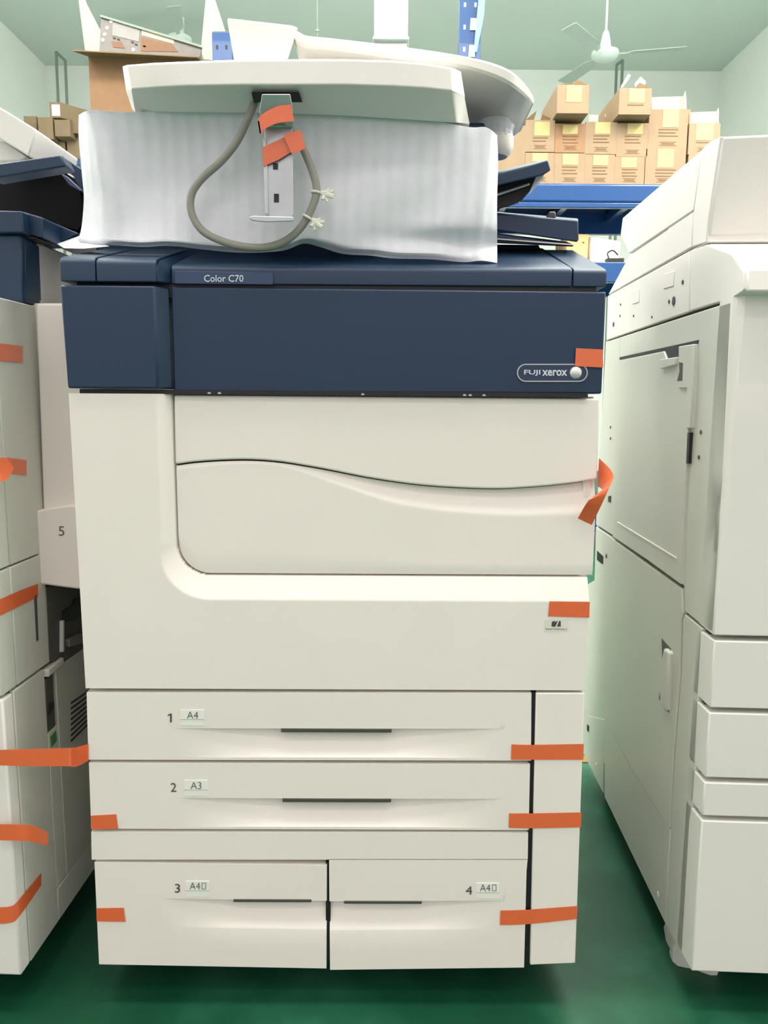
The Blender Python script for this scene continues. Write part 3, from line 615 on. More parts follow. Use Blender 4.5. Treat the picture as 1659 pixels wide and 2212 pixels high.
rp('rear_clip', [K6(318, 1302), K6(334, 1300), K6(332, 1345), K6(318, 1340)], .002, m=DGR, ins=.001, bev=0)
# scanner side and feeder
rp('scanner_side_rear', [K6(303, 376), K6(800, 205), K3(1245, 1320), (1313, 638)], 0, th=.3, m=WHT2, ins=.001)
rp('scanner_side_front', [K6(800, 203), K6(1050, 128), K6(1115, 88), (1607, 625), (1607, 585), (1580, 546), (1526, 527), K3(1248, 1320)], 0, th=.3, m=WHT2, ins=.001)
for p_ in ([(1112, 1445), (1168, 1430), (1162, 1510), (1110, 1525)], [(948, 1535), (982, 1525), (980, 1595), (946, 1605)]):
    rp('hatch_cover', p_, .0012, m=WHT2, ins=0, bev=.0008, conv=K3)
YF_ = FR.s2(1528, 500)[0]
af = rp('feeder_side_lower', [(1313, 637), K3(925, 1348), K3(1258, 1122), (1494, 535)], 0, th=.25, m=WHT2, ins=.0008)
rp('feeder_side_upper', [K3(880, 1240), (1345, 470), (1470, 362), (1516, 323), K3(1266, 1112), K3(925, 1340)], 0, th=.25, m=WHT2, ins=.0008, parent=af)
rp('feeder_side_front', [(1516, 322), (1532, 306), (1555, 294), (1528, 483), (1526, 525), (1495, 534), (1498, 458)], 0, th=.25, m=WHT2, ins=.0006, parent=af)
yE = FR.s2(1526, 524)[0]; yE2 = FR.s2(1555, 294)[0]
f = lambda a, b_, Y: FR.front(a, b_, Y)
x9 = .6
z0_, z1_, z2_, z3_ = FR.s2(1527, 512)[1], FR.s2(1555, 294)[1], FR.s2(1526, 524)[1], FR.s2(1532, 306)[1]
zr_ = FR.front(1659, 282, yE2)[2]
obj('feeder_front', hull([(.002, yE, z0_), (.002, yE2, z1_), (x9, yE, z0_+.02), (x9, yE2, z1_+.02), (.002, yE+.25, z0_), (.002, yE2+.15, z1_), (x9, yE+.25, z0_), (x9, yE2+.15, z1_+.02)]), WHT2, af, bevel=.004)
obj('feeder_gap', box(.02, x9, yE+.01, yE+.3, z2_-.02, z0_+.004), DGR, af)
obj('feeder_front_lower', hull([(.002, yE-.001, z2_), (.002, yE-.001, z0_-.004), (x9, yE-.001, z2_), (x9, yE-.001, z0_-.001), (.002, yE+.2, z2_), (x9, yE+.2, z2_), (x9, yE+.2, z0_)]), WHT2, af, bevel=.002)
# scanner front: rounded slope down to the front face
pr = [(1526, 527), (1552, 534), (1580, 547), (1600, 566), (1608, 585), (1608, 630)]
pf = [FR.s2(*p) for p in pr]; yk2 = pf[-1][0]
obj('scanner_front', prism(pf + [(pf[0][0]+.2, pf[-1][1]), (pf[0][0]+.2, pf[0][1])], 'x', .003, x9), WHT2, rc_, bevel=.003)
# front door (bulging towards its top) and drawers that wrap the corner
dz0, dz1 = FR.front(1600, 1374, 0)[2], FR.front(1640, 634, 0)[2]
ydt = FR.s2(*K6(1058, 160))[0]; ydb = FR.s2(*K6(940, 2130))[0]
P = []
for k in range(9):
    t = k/8; a, b_ = (K6(1130+(945-1130)*t, 95+(2125-95)*t)); 
    u_ = FR.s2(*(K6(1060+(1050-1060)*min(1, t*2)*.4+(940-1056)*max(0, t)**1.15, 160+(2125-160)*t)))
    z_ = dz1+(dz0-dz1)*t; yc = ydt+(ydb-ydt)*t
    fyv = 0 if t > 0 else 0
    fx_ = FR.front(a, b_, .0)[0]
    P.append([(.0, yc, z_), (max(.002, fx_*.35), yc*.45, z_), (max(.008, fx_), .0, z_), (x9, .0, z_), (x9, .06, z_), (.0, .06, z_)])
V, F = grid(P, wrap=True); F += [tuple(range(6)), tuple(range(48, 54))]
obj('front_door', (V, F), WHT2, rc_, ang=20, bevel=.002)
def wrapd(name, yt0, yt1, ps0, ps1, parent=rc_, m=WHT2):
    z1q, z0q = FR.front(1600, yt0+4, 0)[2], FR.front(1600, yt1+4, 0)[2]
    ys = FR.s2(*ps0)[0]
    return obj(name, prism([(0, ys), (CH, 0), (x9, 0), (x9, .05), (0, .05+ys*.3)], 'z', z0q+.0015, z1q-.0015), m, parent, bevel=.002)
wrapd('front_drawer', 1379, 1529, K7(800, 65), K7(780, 450))
wrapd('front_drawer', 1535, 1680, K7(782, 455), K7(765, 820))
wrapd('front_drawer', 1686, 1763, K7(765, 830), K7(750, 1010))
wrapd('front_drawer', 1769, 2100, K7(750, 1020), K7(720, 1500))
obj('base_plate', box(.03, .58, .05, yb_t-.05, .062, .076), DGR, rc_)
for (x_, y_) in ((.09, .12), (.09, yb_t-.12), (.5, .12), (.5, yb_t-.12)):
    c_ = obj('caster', lathe((x_-.05, y_, .031), [(0.002, -.016), (.027, -.016), (.031, -.012), (.031, .012), (.027, .016), (.002, .016)], ax='x'), BLK, rc_)
    obj('caster_fork', box(x_-.075, x_-.02, y_-.03, y_+.03, .052, .064), BLK, c_)
# crumpled foam pad under its front corner
c = FZ(1500, 2085, .0); P = []
for j in range(7):
    row = []
    for i in range(30):
        a = 2*math.pi*i/30; rr = (.046+.005*math.sin(i*5.3)+.004*random.random())*(1, 1.03, .97, .8, .55, .3, .02)[j]
        row.append((c.x+.012+rr*math.cos(a)*.9, c.y+.03+rr*math.sin(a), (.0, .02, .04, .052, .058, .061, .061)[j]+(random.random()*.004 if 0 < j < 5 else 0)))
    P.append(row)
V, F = grid(P, wrap=True); F.append(tuple(range(30))[::-1]); F.append(tuple(range(180, 210)))
tag(obj('foam_pad', (V, F), mat('dirty_foam', (196, 198, 190), .8, var=.1, scale=50, bump=.5, bscale=90)), 'ragged white foam pad wedged under the front corner of the right copier', 'packing foam')

# ------------------------------------------------------------------ left copier
AL = -.045
P1 = FZ(46, 2108, .065); OL = Vector((P1.x, P1.y, 0)); FL = Frame(OL, AL)
lc = root('photocopier', OL, AL, 'off-white photocopier cut off by the left edge, dark blue panels on top', 'photocopier')
K5 = lambda x, y: (x/2.275, 1240+y/2.275); K4 = lambda x, y: (x/2.99, 560+y/2.99); K1 = lambda x, y: (x/2.9625, y/2.9625)
def lp(name, pts, out=.0, th=.02, m=SIDE, ins=.001, parent=lc, bev=.0015, conv=None):
    pts = [conv(*p) for p in pts] if conv else pts
    return obj(name, prism(inset([FL.s2(*p) for p in pts], ins), 'x', -th, out), m, parent, bevel=bev)
def lbox(x0, x1, y0, y1, z0, z1): return box(x0, x1, y0, y1, z0, z1)
D = .72; ztop = FL.s2(52, 655)[1]
ysm = FL.s2(*K5(80, 562)); zsm = ysm[1]
obj('body_core', box(-.62, -.006, .02, D, .075, ztop-.01), GAP, lc)
# lower body: front strip, middle, door with louvres
ztl = FL.s2(*K5(10, 606))[1]
xx = FL.s2(*K5(100, 900))[0]
y1_ = FL.s2(*K5(105, 1200))[0]; y2_ = FL.s2(*K5(250, 1000))[0]
obj('front_drawer', box(-.6, 0, -.0, y1_-.001, .065, zsm-.002), WHT2, lc, bevel=.003)
obj('side_panel_front', box(-.02, 0, y1_+.001, y2_-.001, .065, zsm-.001), SIDE, lc, bevel=.0015)
zdr = FL.s2(*K5(275, 1555))[1]
obj('side_skirt', box(-.02, 0, y2_, D, .065, zdr-.001), SIDE, lc, bevel=.0015)
y3_ = FL.s2(*K5(265, 490))[0]; zg = FL.s2(*K5(300, 410))[1]
ztd = FL.s2(*K5(400, 370))[1]
sd = obj('side_door', box(-.02, .001, y3_+.004, D, zdr+.001, ztd), mat('grey_steel_door', (190, 190, 180), .45, var=.02, scale=3), lc, bevel=.0015)
obj('side_panel_strip', box(-.02, 0, y2_, y3_+.003, zdr+.001, FL.s2(*K5(240, 780))[1]), SIDE, lc, bevel=.001)
lp('side_recess', [K5(222, 515), K5(262, 488), K5(275, 745), K5(232, 780)], .0, th=.004, m=DGR)
lp('recess_block', [K5(232, 640), K5(262, 620), K5(264, 660), K5(236, 700)], .002, th=.002, m=BLK)
lp('side_bracket', [K5(218, 468), K5(297, 405), K5(298, 438), K5(220, 512)], .006, m=SIDE)
lp('green_sticker', [K5(246, 800), K5(270, 770), K5(275, 820), K5(250, 850)], .0018, th=.001, m=GRN, bev=0, ins=0)
for k in range(8):
    t = k/7; y0 = 630+(815-630)*t; y1 = 583+(740-583)*t
    lp('louvre_slot', [K5(345, y0), K5(440, y1-18), K5(440, y1-10), K5(345, y0+9)], .0022, th=.001, m=BLK, parent=sd, bev=0, ins=0)
# upper body side
zmid = FL.s2(*K5(0, 200))[1]
yv = FL.s2(*K5(75, 400))[0]; yv2 = FL.s2(*K5(240, 300))[0]
zu0 = FL.s2(*K5(100, 545))[1]+.002
zc_ = FL.s2(20, 1226)[1]
obj('upper_side_panel', box(-.6, 0, .0, yv-.001, zu0, zc_), SIDE, lc, bevel=.002)
obj('upper_side_panel', box(-.02, 0, yv+.001, yv2, zu0, zc_), SIDE, lc, bevel=.002)
yk3 = FL.s2(12, 1062)[0]; ytp = FL.s2(56, 700)[0]
obj('upper_side_panel', box(-.6, .0, .0, max(yk3, .01)-.001, zc_+.002, ztop), SIDE, lc, bevel=.002)
obj('upper_side_panel', box(-.02, .0, max(yk3, .01)+.001, D, zc_+.002, ztop), SIDE, lc, bevel=.002)
lp('side_groove', [K5(166, 110), K5(176, 100), K5(185, 325), K5(178, 330)], .0015, th=.001, m=DGR, bev=0, ins=0)
# dark inner compartment
lp('open_compartment', [K5(222, 60), K5(470, 20), K5(470, 330), K5(310, 440), K5(240, 430)], .0008, th=.004, m=mat('dark_bay', (84, 84, 78), .7))
lp('compartment_hole', [K5(300, 180), K5(350, 150), K5(360, 120), K5(400, 110), K5(400, 210), K5(345, 235), K5(300, 240)], .0022, th=.001, m=BLK, bev=0)
lp('compartment_latch', [K5(315, 318), K5(372, 290), K5(395, 292), K5(392, 340), K5(320, 362)], .008, th=.001, m=mat('bay_grey', (120, 120, 112), .6))
lp('compartment_rail', [K5(290, 230), K5(300, 225), K5(300, 380), K5(290, 385)], .006, th=.001, m=SIDE, ins=0)
# blue upper part
q0 = FL.s2(53, 650); q1 = FL.s2(53, 508); q2 = FL.s2(88, 650)
ybf = q0[0]; ybk = q2[0]; zb0, zb1 = ztop+.001, q1[1]
obj('blue_front_cover', box(-.6, 0, ybf, ybk, zb0, zb1), BLU, lc, bevel=.004)
obj('rear_side_panel', box(-.6, .0, ybk+.002, D, zb0, zb1-.002), WHT, lc, bevel=.003)
lp('blue_corner_strip', [(53, 648), (53, 512), (84, 531), (89, 651)], .001, th=.01, m=BLU)
def lhull(name, pts, m, parent=lc, bev=.002):                       # pts: (px,py,local x)
    return obj(name, hull([tuple(FL.side(a, b_, X)) for a, b_, X in pts]), m, parent, bevel=bev)
def lslab(name, q_, Y0, Y1, m, parent=lc, bev=.002, dx=0):
    A = [tuple(FL.front(a, b_, Y0)) for a, b_ in q_]; B = [(p[0]+dx, p[1]+(Y1-Y0), p[2]) for p in A]
    return obj(name, hull(A+B), m, parent, bevel=bev)
yS_ = ybf+.01
sb = lslab('scanner_front', [K1(-60, 1345), K1(140, 1350), K1(150, 1488), K1(-60, 1490)], yS_-.02, yS_+.10, BLU)
lslab('scanner_corner', [K1(142, 1352), K1(272, 1392), K1(275, 1525), K1(152, 1490)], yS_, yS_+.10, BLU, sb)
lslab('scanner_side', [K1(277, 1396), K1(330, 1420), K1(440, 1490), K1(500, 1492), K1(340, 1568), K1(277, 1540)], yS_+.06, yS_+.2, BLU, sb)
lslab('scanner_fin', [K1(262, 1385), K1(430, 1290), K1(440, 1488), K1(330, 1422)], yS_+.12, yS_+.16, BLU, sb)
lslab('scanner_fin_end', [K1(432, 1290), K1(485, 1322), K1(500, 1490), K1(442, 1488)], yS_+.12, yS_+.18, BLU, sb)
obj('scanner_gap', lslab('x', [K1(-60, 1490), K1(150, 1490), K1(335, 1566), K1(150, 1505), K1(-60, 1512)], yS_, yS_+.05, BLK).data and (lambda: ([(0, 0, 0), (0, .001, 0), (0, 0, .001)], [(0, 1, 2)]))(), BLK, lc) if False else None
lslab('scanner_gap', [K1(-60, 1490), K1(150, 1490), K1(260, 1530), K1(150, 1508), K1(-60, 1514)], yS_+.002, yS_+.05, BLK)
cpl = lslab('control_panel', [K1(-60, 1052), K1(385, 990), K1(422, 1062), K1(400, 1068), K1(-60, 1145)], .06, .09, BLU)
lslab('panel_right_side', [K1(387, 990), K1(520, 1080), K1(530, 1232), K1(424, 1068)], .24, .28, BLU, cpl)
lslab('panel_underside', [K1(-60, 1146), K1(400, 1070), K1(520, 1230), K1(540, 1420), K1(500, 1480), K1(430, 1295), K1(260, 1380), K1(140, 1345), K1(-60, 1345)], .25, .32, mat('panel_shade_black', (8, 7, 12), .7, spec=.2), cpl)  # near-black slab stands for the shadowed space below the panel
lslab('panel_latch', [K1(385, 1108), K1(430, 1130), K1(520, 1215), K1(520, 1228), K1(440, 1180)], .21, .22, BLU2, cpl)
lslab('panel_clip', [K1(405, 1015), K1(440, 1040), K1(450, 1075), K1(425, 1068)], .20, .205, WHT, cpl, .0005)
lslab('panel_clip', [K1(428, 1100), K1(470, 1128), K1(468, 1138), K1(430, 1115)], .20, .205, WHT, cpl, .0005)
# white feeder of the left copier
fdl = lslab('document_feeder', [K1(-60, 650), K1(10, 700), K1(231, 828), K1(222, 875), K1(180, 1000), K1(100, 930), K1(-60, 850)], .16, .30, WHT2)
lslab('feeder_lower', [K1(-60, 880), K1(30, 905), K1(172, 1002), K1(130, 1030), K1(-60, 1030)], .18, .32, WHT2, fdl)
lslab('scanner_body', [K1(-60, 1000), K1(200, 1010), K1(200, 1350), K1(-60, 1350)], .30, .6, BLU)
obj('base_plate', box(-.58, -.03, .05, .66, .062, .076), DGR, lc)
for x_ in (-.08, -.5):
    for y_ in (.14, .6):
        c_ = obj('caster', lathe((x_, y_, .031), [(0.002, -.016), (.027, -.016), (.031, -.012), (.031, .012), (.027, .016), (.002, .016)], ax='x'), BLK, lc)
        obj('caster_fork', box(x_-.025, x_+.025, y_-.03, y_+.03, .052, .064), BLK, c_)
LM = FL.m
def ls(a, b_, X=.0008): return LM @ FL.side(a, b_, X)
def lf(a, b_, Y=-.0008): return LM @ FL.front(a, b_, Y)
def ltape(label, rows, **k): return tape(label, rows, **k)
ltape('topmost orange tape strip on the left copier side, short and faded', [(ls(-6, 741), ls(-6, 779)), (ls(49, 748), ls(49, 783))])
ltape('orange tape strip with a curled end on the left copier side, halfway up', [(ls(14, 988), ls(22, 1022)), (ls(57, 994), ls(57, 1027))])
ltape('bright curled orange tape end lifting off the left copier, halfway up', [(ls(-8, 990, .012), ls(-8, 1040, .012)), (ls(14, 990, .016), ls(2, 1040, .016)), (ls(30, 1012, .02), ls(16, 1036, .02))])
ltape('dark orange tape strip slanting up to the dark bay of the left copier', [(ls(-8, 1298), ls(-8, 1334)), (ls(40, 1277), ls(40, 1310)), (ls(82, 1261), ls(82, 1289))])
ltape('long orange tape strip bridging the left copier and drawer 1', [(lf(-6, 1620, -.03), lf(-6, 1653, -.03)), (lf(60, 1618, -.02), lf(60, 1655, -.02)), (lf(142, 1616, .0), lf(142, 1655, .0)), (FY(165, 1614, .0), FY(165, 1656, .0)), (FY(191, 1607, -.001), FY(191, 1643, -.001))])
ltape('shiny orange tape strip curling off the left copier near its foot', [(lf(-6, 1780, -.012), lf(-6, 1815, -.012)), (lf(36, 1781, -.012), lf(42, 1816, -.012)), (lf(70, 1783, -.002), lf(68, 1818, -.002)), (lf(104, 1798, .02), lf(102, 1827, .02))])
ltape('lowest orange tape strip bent around the corner of the left copier', [(lf(-6, 1960, -.001), lf(-6, 1996, -.001)), (lf(22, 1958, -.001), lf(26, 1992, -.001)), (ls(40, 1945), ls(44, 1976)), (ls(89, 1886), ls(89, 1912))])
ltape('slanting orange tape strip between the left copier and the blue cover', [(FY(126, 575, .35), FY(131, 600, .35)), (FY(97, 652, .35), FY(103, 652, .35))])
for o_ in list(bpy.data.objects):
    if o_.name.startswith('packing_tape'): pass

# ------------------------------------------------------------------ blue rack with cartons
YR = 3.5
rk = root('storage_rack', (0, YR, 0), 0, 'blue steel warehouse rack loaded with brown cartons behind the copiers', 'rack')
zbt, zbb = F2(1280, 396, YR)[1], F2(1280, 449, YR)[1]; zba = F2(1200, 505, YR+.62)[1]
RX0, RX1 = -1.55, 1.95
def rb(name, x0, x1, y0, y1, z0, z1, m=RACK, bev=.004, parent=rk): return obj(name, box(x0, x1, y0-YR, y1-YR, z0, z1), m, parent, bevel=bev)
zlip = F2(1280, 437, YR)[1]
rb('shelf_beam', RX0, RX1, YR, YR+.05, zlip, zbt, bev=.012); rb('beam_lip', RX0, RX1, YR-.004, YR+.03, zbb, zlip-.002)
rb('shelf_beam', RX0, RX1, YR+.62, YR+.67, zba, zbt); rb('shelf_deck', RX0, RX1, YR+.05, YR+.62, zbt-.022, zbt-.002)
for k in range(10): x_ = RX0+.15+k*.36; rb('deck_support', x_, x_+.04, YR+.05, YR+.62, zbt-.075, zbt-.024)
zb2 = F2(1320, 566, YR)[1]
rb('shelf_beam', RX0, RX1, YR, YR+.05, zb2-.11, zb2); rb('shelf_beam', RX0, RX1, YR+.62, YR+.67, zb2-.11, zb2); rb('shelf_deck', RX0, RX1, YR+.05, YR+.62, zb2-.022, zb2-.002)
rb('shelf_beam', RX0, RX1, YR, YR+.05, .12, .24); rb('shelf_deck', RX0, RX1, YR+.05, YR+.62, .2, .235)
xp0, xp1 = F2(990, 150, YR-.06)[0], F2(1037, 150, YR-.06)[0]
xq0, xq1 = F2(458, 100, YR-.06)[0], F2(500, 100, YR-.06)[0]
for (a, b_, yy, zt_) in ((xp0, xp1, YR-.06, 3.05), (xq0, xq1, YR-.06, F2(480, 69, YR-.06)[1]), (xp0, xp1, YR+.68, 2.7), (xq0, xq1, YR+.68, 2.5), (RX1-.02, RX1+.07, YR-.06, 2.0), (RX0-.08, RX0+.01, YR-.06, 2.0)):
    if (a, b_) != (xp0, xp1) and (a, b_) != (xq0, xq1): pass
    pp = rb('rack_post', a, b_, yy, yy+.06, 0, zt_, bev=.003)
    if yy < YR and zt_ > 2.1:
        zz_ = zbt+.1
        while zz_ < zt_-.05:
            for s_ in (.2, .68):
                x_ = a+(b_-a)*s_; rb('post_hole', x_, x_+.012, yy-.001, yy+.002, zz_, zz_+.022, BLK if (b_ == xq1) else WTX, 0, pp)
            zz_ += .11
xw = F2(1043, 20, YR-.1)[0]
obj('post_guard', hull([tuple(Vector(FY(a, b_, Y))-Vector((0, YR, 0))) for a, b_, Y in ((1036, -30, YR-.09), (1049, -30, YR-.09), (1046, 30, YR-.09), (1030, 112, YR-.09), (1023, 112, YR-.09), (1036, -30, YR-.07), (1049, -30, YR-.07), (1030, 112, YR-.07))]), mat('pale_blue_paint', (120, 175, 225), .3), rk)
for a, b_ in ((1023, 52), (1020, 110)):
    q_ = [Vector(FY(x, y, YR-.066))-Vector((0, YR, 0)) for x, y in ((a-8, b_+13), (a+6, b_+13), (a+6, b_-13), (a-6, b_-13))]
    obj('post_clip', hull([tuple(v) for v in q_]+[tuple(v+Vector((0, .01, 0))) for v in q_]), SIDE, rk)
K = lambda x, y: (1020+x/2.9625, 150+y/2.9625)
def carton(label, x0, x1, yt0, yb0, lab=None, Y=YR+.03, depth=.42, flap=None, conv=K, m=CARD, group='cartons on the blue rack shelf', prints=True, base=None, flapm=CARD2, spikes=()):
    a = FY(*conv(x0, yt0), Y); b_ = FY(*conv(x1, yb0), Y); zb_ = b_.z if base is None else base
    X0, X1, Z1 = a.x, b_.x, a.z
    c_ = (X0+X1)/2; o = root('carton', (c_, Y+depth/2, zb_), 0, label, 'cardboard box', group)
    L = lambda V_: [(v[0]-c_, v[1]-Y-depth/2, v[2]-zb_) for v in V_]
    def part(n, vf, m_, bev=0): return obj(n, (L(vf[0]), vf[1]), m_, o, smooth=False, bevel=bev)
    part('box_body', box(X0+.001, X1-.001, Y, Y+depth, zb_, Z1), m, .002)
    if lab:
        l0 = FY(*conv(lab[0], lab[1]), Y); l1 = FY(*conv(lab[2], lab[3]), Y)
        part('paper_label', box(l0.x, l1.x, Y-.0015, Y+.001, max(l1.z, zb_+.002), min(l0.z, Z1+.004)), YEL)
        if prints:
            wz = X1-X0; zc = l1.z-.008; k = 0
            while zc > zb_+.05 and k < 3:
                part('printed_line', box(X0+wz*.26, X1-wz*(.24+.06*(k % 2)), Y-.0008, Y+.001, zc-.006, zc), PRN); zc -= .017; k += 1
            if Z1-zb_ > .15:
                part('printed_box', merge(box(X0+wz*.3, X1-wz*.28, Y-.0008, Y+.001, zb_+.016, zb_+.019), box(X0+wz*.3, X1-wz*.28, Y-.0008, Y+.001, zb_+.034, zb_+.037), box(X0+wz*.35, X1-wz*.33, Y-.0008, Y+.001, zb_+.023, zb_+.030)), PRN)
    if flap:                                                          # list of pixel polygons (own depth)
        for poly, Yf, fm in flap:
            q_ = [FY(*conv(*p), Yf) for p in poly]; q2_ = [v+Vector((0, .004, 0)) for v in q_]; n_ = len(q_)
            part('flap', ([tuple(v) for v in q_+q2_], [tuple(range(n_)), tuple(range(2*n_-1, n_-1, -1))] + [(i, (i+1) % n_, n_+(i+1) % n_, n_+i) for i in range(n_)]), fm)
    return o
Z0 = zbt
zr1 = {}
# bottom row
carton('bottom row carton partly hidden by the tilted black and blue panel', 340, 523, 532, 720, (385, 535, 482, 590), base=Z0)
carton('bottom row carton under the dull middle carton, second from the tilted panel', 527, 718, 535, 720, (580, 540, 677, 612), base=Z0)
carton('bottom row carton in the middle of the rack, third from the panel', 722, 908, 543, 720, (775, 548, 868, 615), base=Z0)
carton('bottom row carton with a small white-yellow label, fourth from the panel', 912, 1100, 558, 720, (955, 562, 1050, 628), base=Z0)
carton('wide bottom row carton with a tall yellow label beside the right copier', 1112, 1360, 505, 720, (1188, 508, 1285, 630), base=Z0)
carton('bottom row carton mostly hidden behind the slanted top of the right copier', 1385, 1580, 540, 720, None, base=Z0, prints=False)
def ztop_of(py, Y=YR+.03): return FY(*K(700, py), Y).z
carton('open middle row carton with two pointed flaps beside the tall plain carton', 342, 527, 322, 530, (400, 335, 495, 425), base=ztop_of(532)+.001,
       flap=[([(342, 322), (395, 322), (413, 264)], YR+.08, CARD2), ([(437, 322), (525, 322), (450, 289)], YR+.10, CARD2), ([(520, 322), (532, 322), (522, 250)], YR+.2, CARD)])
carton('dull middle row carton directly under the protruding top carton', 532, 722, 345, 532, (580, 355, 675, 415), base=ztop_of(535)+.001, m=mat('dull_cardboard', (146, 112, 82), .85))
carton('middle row carton with its back flap up and a small arrow mark', 726, 922, 336, 540, (788, 337, 882, 412), base=ztop_of(543)+.001,
       flap=[([(745, 335), (745, 290), (925, 292), (922, 335)], YR+.40, CARD3), ([(742, 330), (755, 238), (745, 330)], YR+.2, CARD)])
carton('middle row carton right under the second protruding top carton', 928, 1122, 342, 555, (995, 345, 1090, 415), base=ztop_of(558)+.001)
carton('large open carton with tall yellow label, right of the two raised cartons', 1134, 1373, 253, 500, (1222, 255, 1318, 372), base=ztop_of(505)+.001,
       flap=[([(1150, 255), (1150, 178), (1366, 172), (1372, 253)], YR+.42, CARD3), ([(1350, 180), (1364, 136), (1370, 180), (1372, 250)], YR+.4, CARD3)])
carton('rightmost open carton beside the slanted top of the right copier', 1390, 1580, 343, 538, (1435, 337, 1540, 455), base=ztop_of(540)+.001,
       flap=[([(1396, 345), (1400, 274), (1578, 268), (1578, 343)], YR+.42, CARD3), ([(1562, 275), (1576, 245), (1580, 280)], YR+.4, CARD3), ([(1386, 345), (1384, 262), (1398, 250), (1396, 345)], YR+.05, CARD)])
carton('highest carton with a raised centre flap, nearest the white feeder wing', 545, 744, 97, 300, (605, 100, 700, 210), Y=YR-.06, base=ztop_of(336)+.001+.012,
       flap=[([(553, 97), (640, 97), (652, 84)], YR+.0, CARD2), ([(645, 97), (742, 97), (668, 64)], YR-.02, CARD2), ([(553, 97), (545, 298), (470, 330), (500, 240)], YR+.2, CARD3)])
carton('second highest carton with white flaps sticking up behind it', 943, 1142, 118, 326, (1005, 122, 1102, 215), Y=YR-.05, base=ztop_of(336)+.001+.012,
       flap=[([(1045, 118), (1140, 118), (1072, 86)], YR+.02, CARD2), ([(950, 110), (975, 70), (1000, 27), (1015, 40), (990, 80), (960, 118)], YR+.15, WHT2), ([(1040, 90), (1080, 46), (1112, 80), (1105, 95), (1070, 84), (1045, 112)], YR+.12, WHT2), ([(945, 118), (925, 298), (850, 300), (890, 200)], YR+.2, WHT2)])
carton('tall plain carton with its dark inner flap up, left end of the right stack', 55, 336, 356, 720, None, base=Z0, prints=False,
       flap=[([(65, 356), (70, 232), (347, 234), (338, 356)], YR+.05, CARD2), ([(48, 356), (50, 240), (66, 228), (66, 356)], YR+.06, CARD3)])
# big open carton with metal chassis parts, left
KI = lambda x, y: (x, y)
bc = carton('big open brown carton with raised flaps behind the document feeder, metal parts inside', 190, 436, 120, 395, None, Y=YR-.02, depth=.5, conv=KI, base=Z0, prints=False, m=mat('brown_cardboard', (128, 98, 70), .85), group='large open cartons',
       flap=[([(162, -60), (184, 111), (234, 111), (217, 66), (188, 10)], YR+.2, CARD3), ([(447, -30), (434, 108), (440, 128), (459, 130), (459, 68), (487, 68), (455, -30)], YR+.15, CARD3)])
del bc['group']
a = FY(153, 113, YR-.02); b_ = FY(432, 127, YR-.02)
V = [FY(155, 110, YR-.12), FY(425, 124, YR-.12), FY(436, 131, YR-.02), FY(190, 122, YR-.02)]
loc = Vector(bc.location)
obj('flap', hull([tuple(v-loc) for v in V] + [tuple(v-loc+Vector((0, 0, .006))) for v in V]), CARD2, bc, smooth=False)
ch = [(218, 32), (436, 100), (432, 124), (214, 118)]
q_ = [FY(a_, b2_, YR+.06) for a_, b2_ in ch]
pan = obj('metal_chassis', hull([tuple(v) for v in q_] + [tuple(v+Vector((0, .02, 0))) for v in q_]), mat('chassis_metal', (112, 108, 104), .5, metal=.2), bevel=.002)
tag(pan, 'perforated metal chassis plate sticking out of the big open carton', 'machine part'); plo = pan.location
def chip(name, q2, m, Y=YR+.058, th=.004):
    v = [FY(x, y, Y)-plo for x, y in q2]; obj(name, hull([tuple(p) for p in v]+[tuple(p+Vector((0, th, 0))) for p in v]), m, pan, smooth=False)
for x, y in ((231, 60), (226, 74), (222, 86), (240, 46), (288, 107)): chip('round_hole', [(x+4*math.cos(t), y+4*math.sin(t)) for t in [k*math.pi/4 for k in range(8)]], STK)
for x, y in ((247, 82), (256, 85), (286, 91), (294, 96), (312, 100)): chip('black_fixing', [(x-3, y-2.5), (x+3, y-1), (x+3, y+2.5), (x-3, y+1)], BLK)
chip('connector', [(240, 90), (262, 90), (270, 104), (244, 102)], BRN); chip('bright_plate', [(244, 46), (302, 62), (300, 90), (242, 76)], mat('plate_grey', (135, 133, 130), .4))
chip('rail', [(216, 31), (436, 98), (436, 103), (216, 36)], RODG, YR+.05, .01); chip('board', [(305, 80), (372, 96), (385, 112), (304, 110)], BRN)
chip('board_cover', [(306, 64), (376, 84), (376, 95), (306, 76)], CARD3)
# lower shelf goods glimpsed right of the central copier
zl2 = zb2
p0 = FY(1252, 533, YR+.1); p1 = FY(1269, 508, YR+.1)
gc = carton('small orange-brown carton on the lower rack shelf beside the blue cover', 1225, 1269, 506, 580, None, Y=YR+.1, depth=.3, conv=KI, base=zb2, prints=False, m=mat('orange_card', (222, 170, 118), .7), group='x'); del gc['group']
c_ = FY(1260, 524, YR+.099); obj('round_mark', lathe((c_.x-gc.location.x, c_.y-gc.location.y, c_.z-gc.location.z), [(.0005, 0), (.006, 0), (.006, .002), (.0005, .002)], ax='y', n=12), PRN, gc)
V = [FY(1273, 575, YR+.12), FY(1335, 575, YR+.12), FY(1345, 520, YR+.12), FY(1273, 508, YR+.12)]
wb = hull([(v.x, v.y, max(v.z, zb2)) for v in V] + [(v.x, v.y+.35, max(v.z, zb2)) for v in V])
tag(obj('wrapped_machine', wb, WHT2, bevel=.02, seg=3), 'white wrapped machine on the lower rack shelf, seen over the blue cover', 'machine')
p = FY(1326, 548, YR+.05); tag(obj('tool_case', merge(box(p.x-.035, p.x+.06, p.y, p.y+.05, zb2, zb2+.03), tube([(p.x-.02, p.y+.02, zb2+.03), (p.x-.03, p.y+.02, zb2+.06), (p.x+.0, p.y+.02, zb2+.075), (p.x+.03, p.y+.02, zb2+.05)], .004, n=6)), BLK), 'small dark cased item lying on the lower rack shelf', 'case')
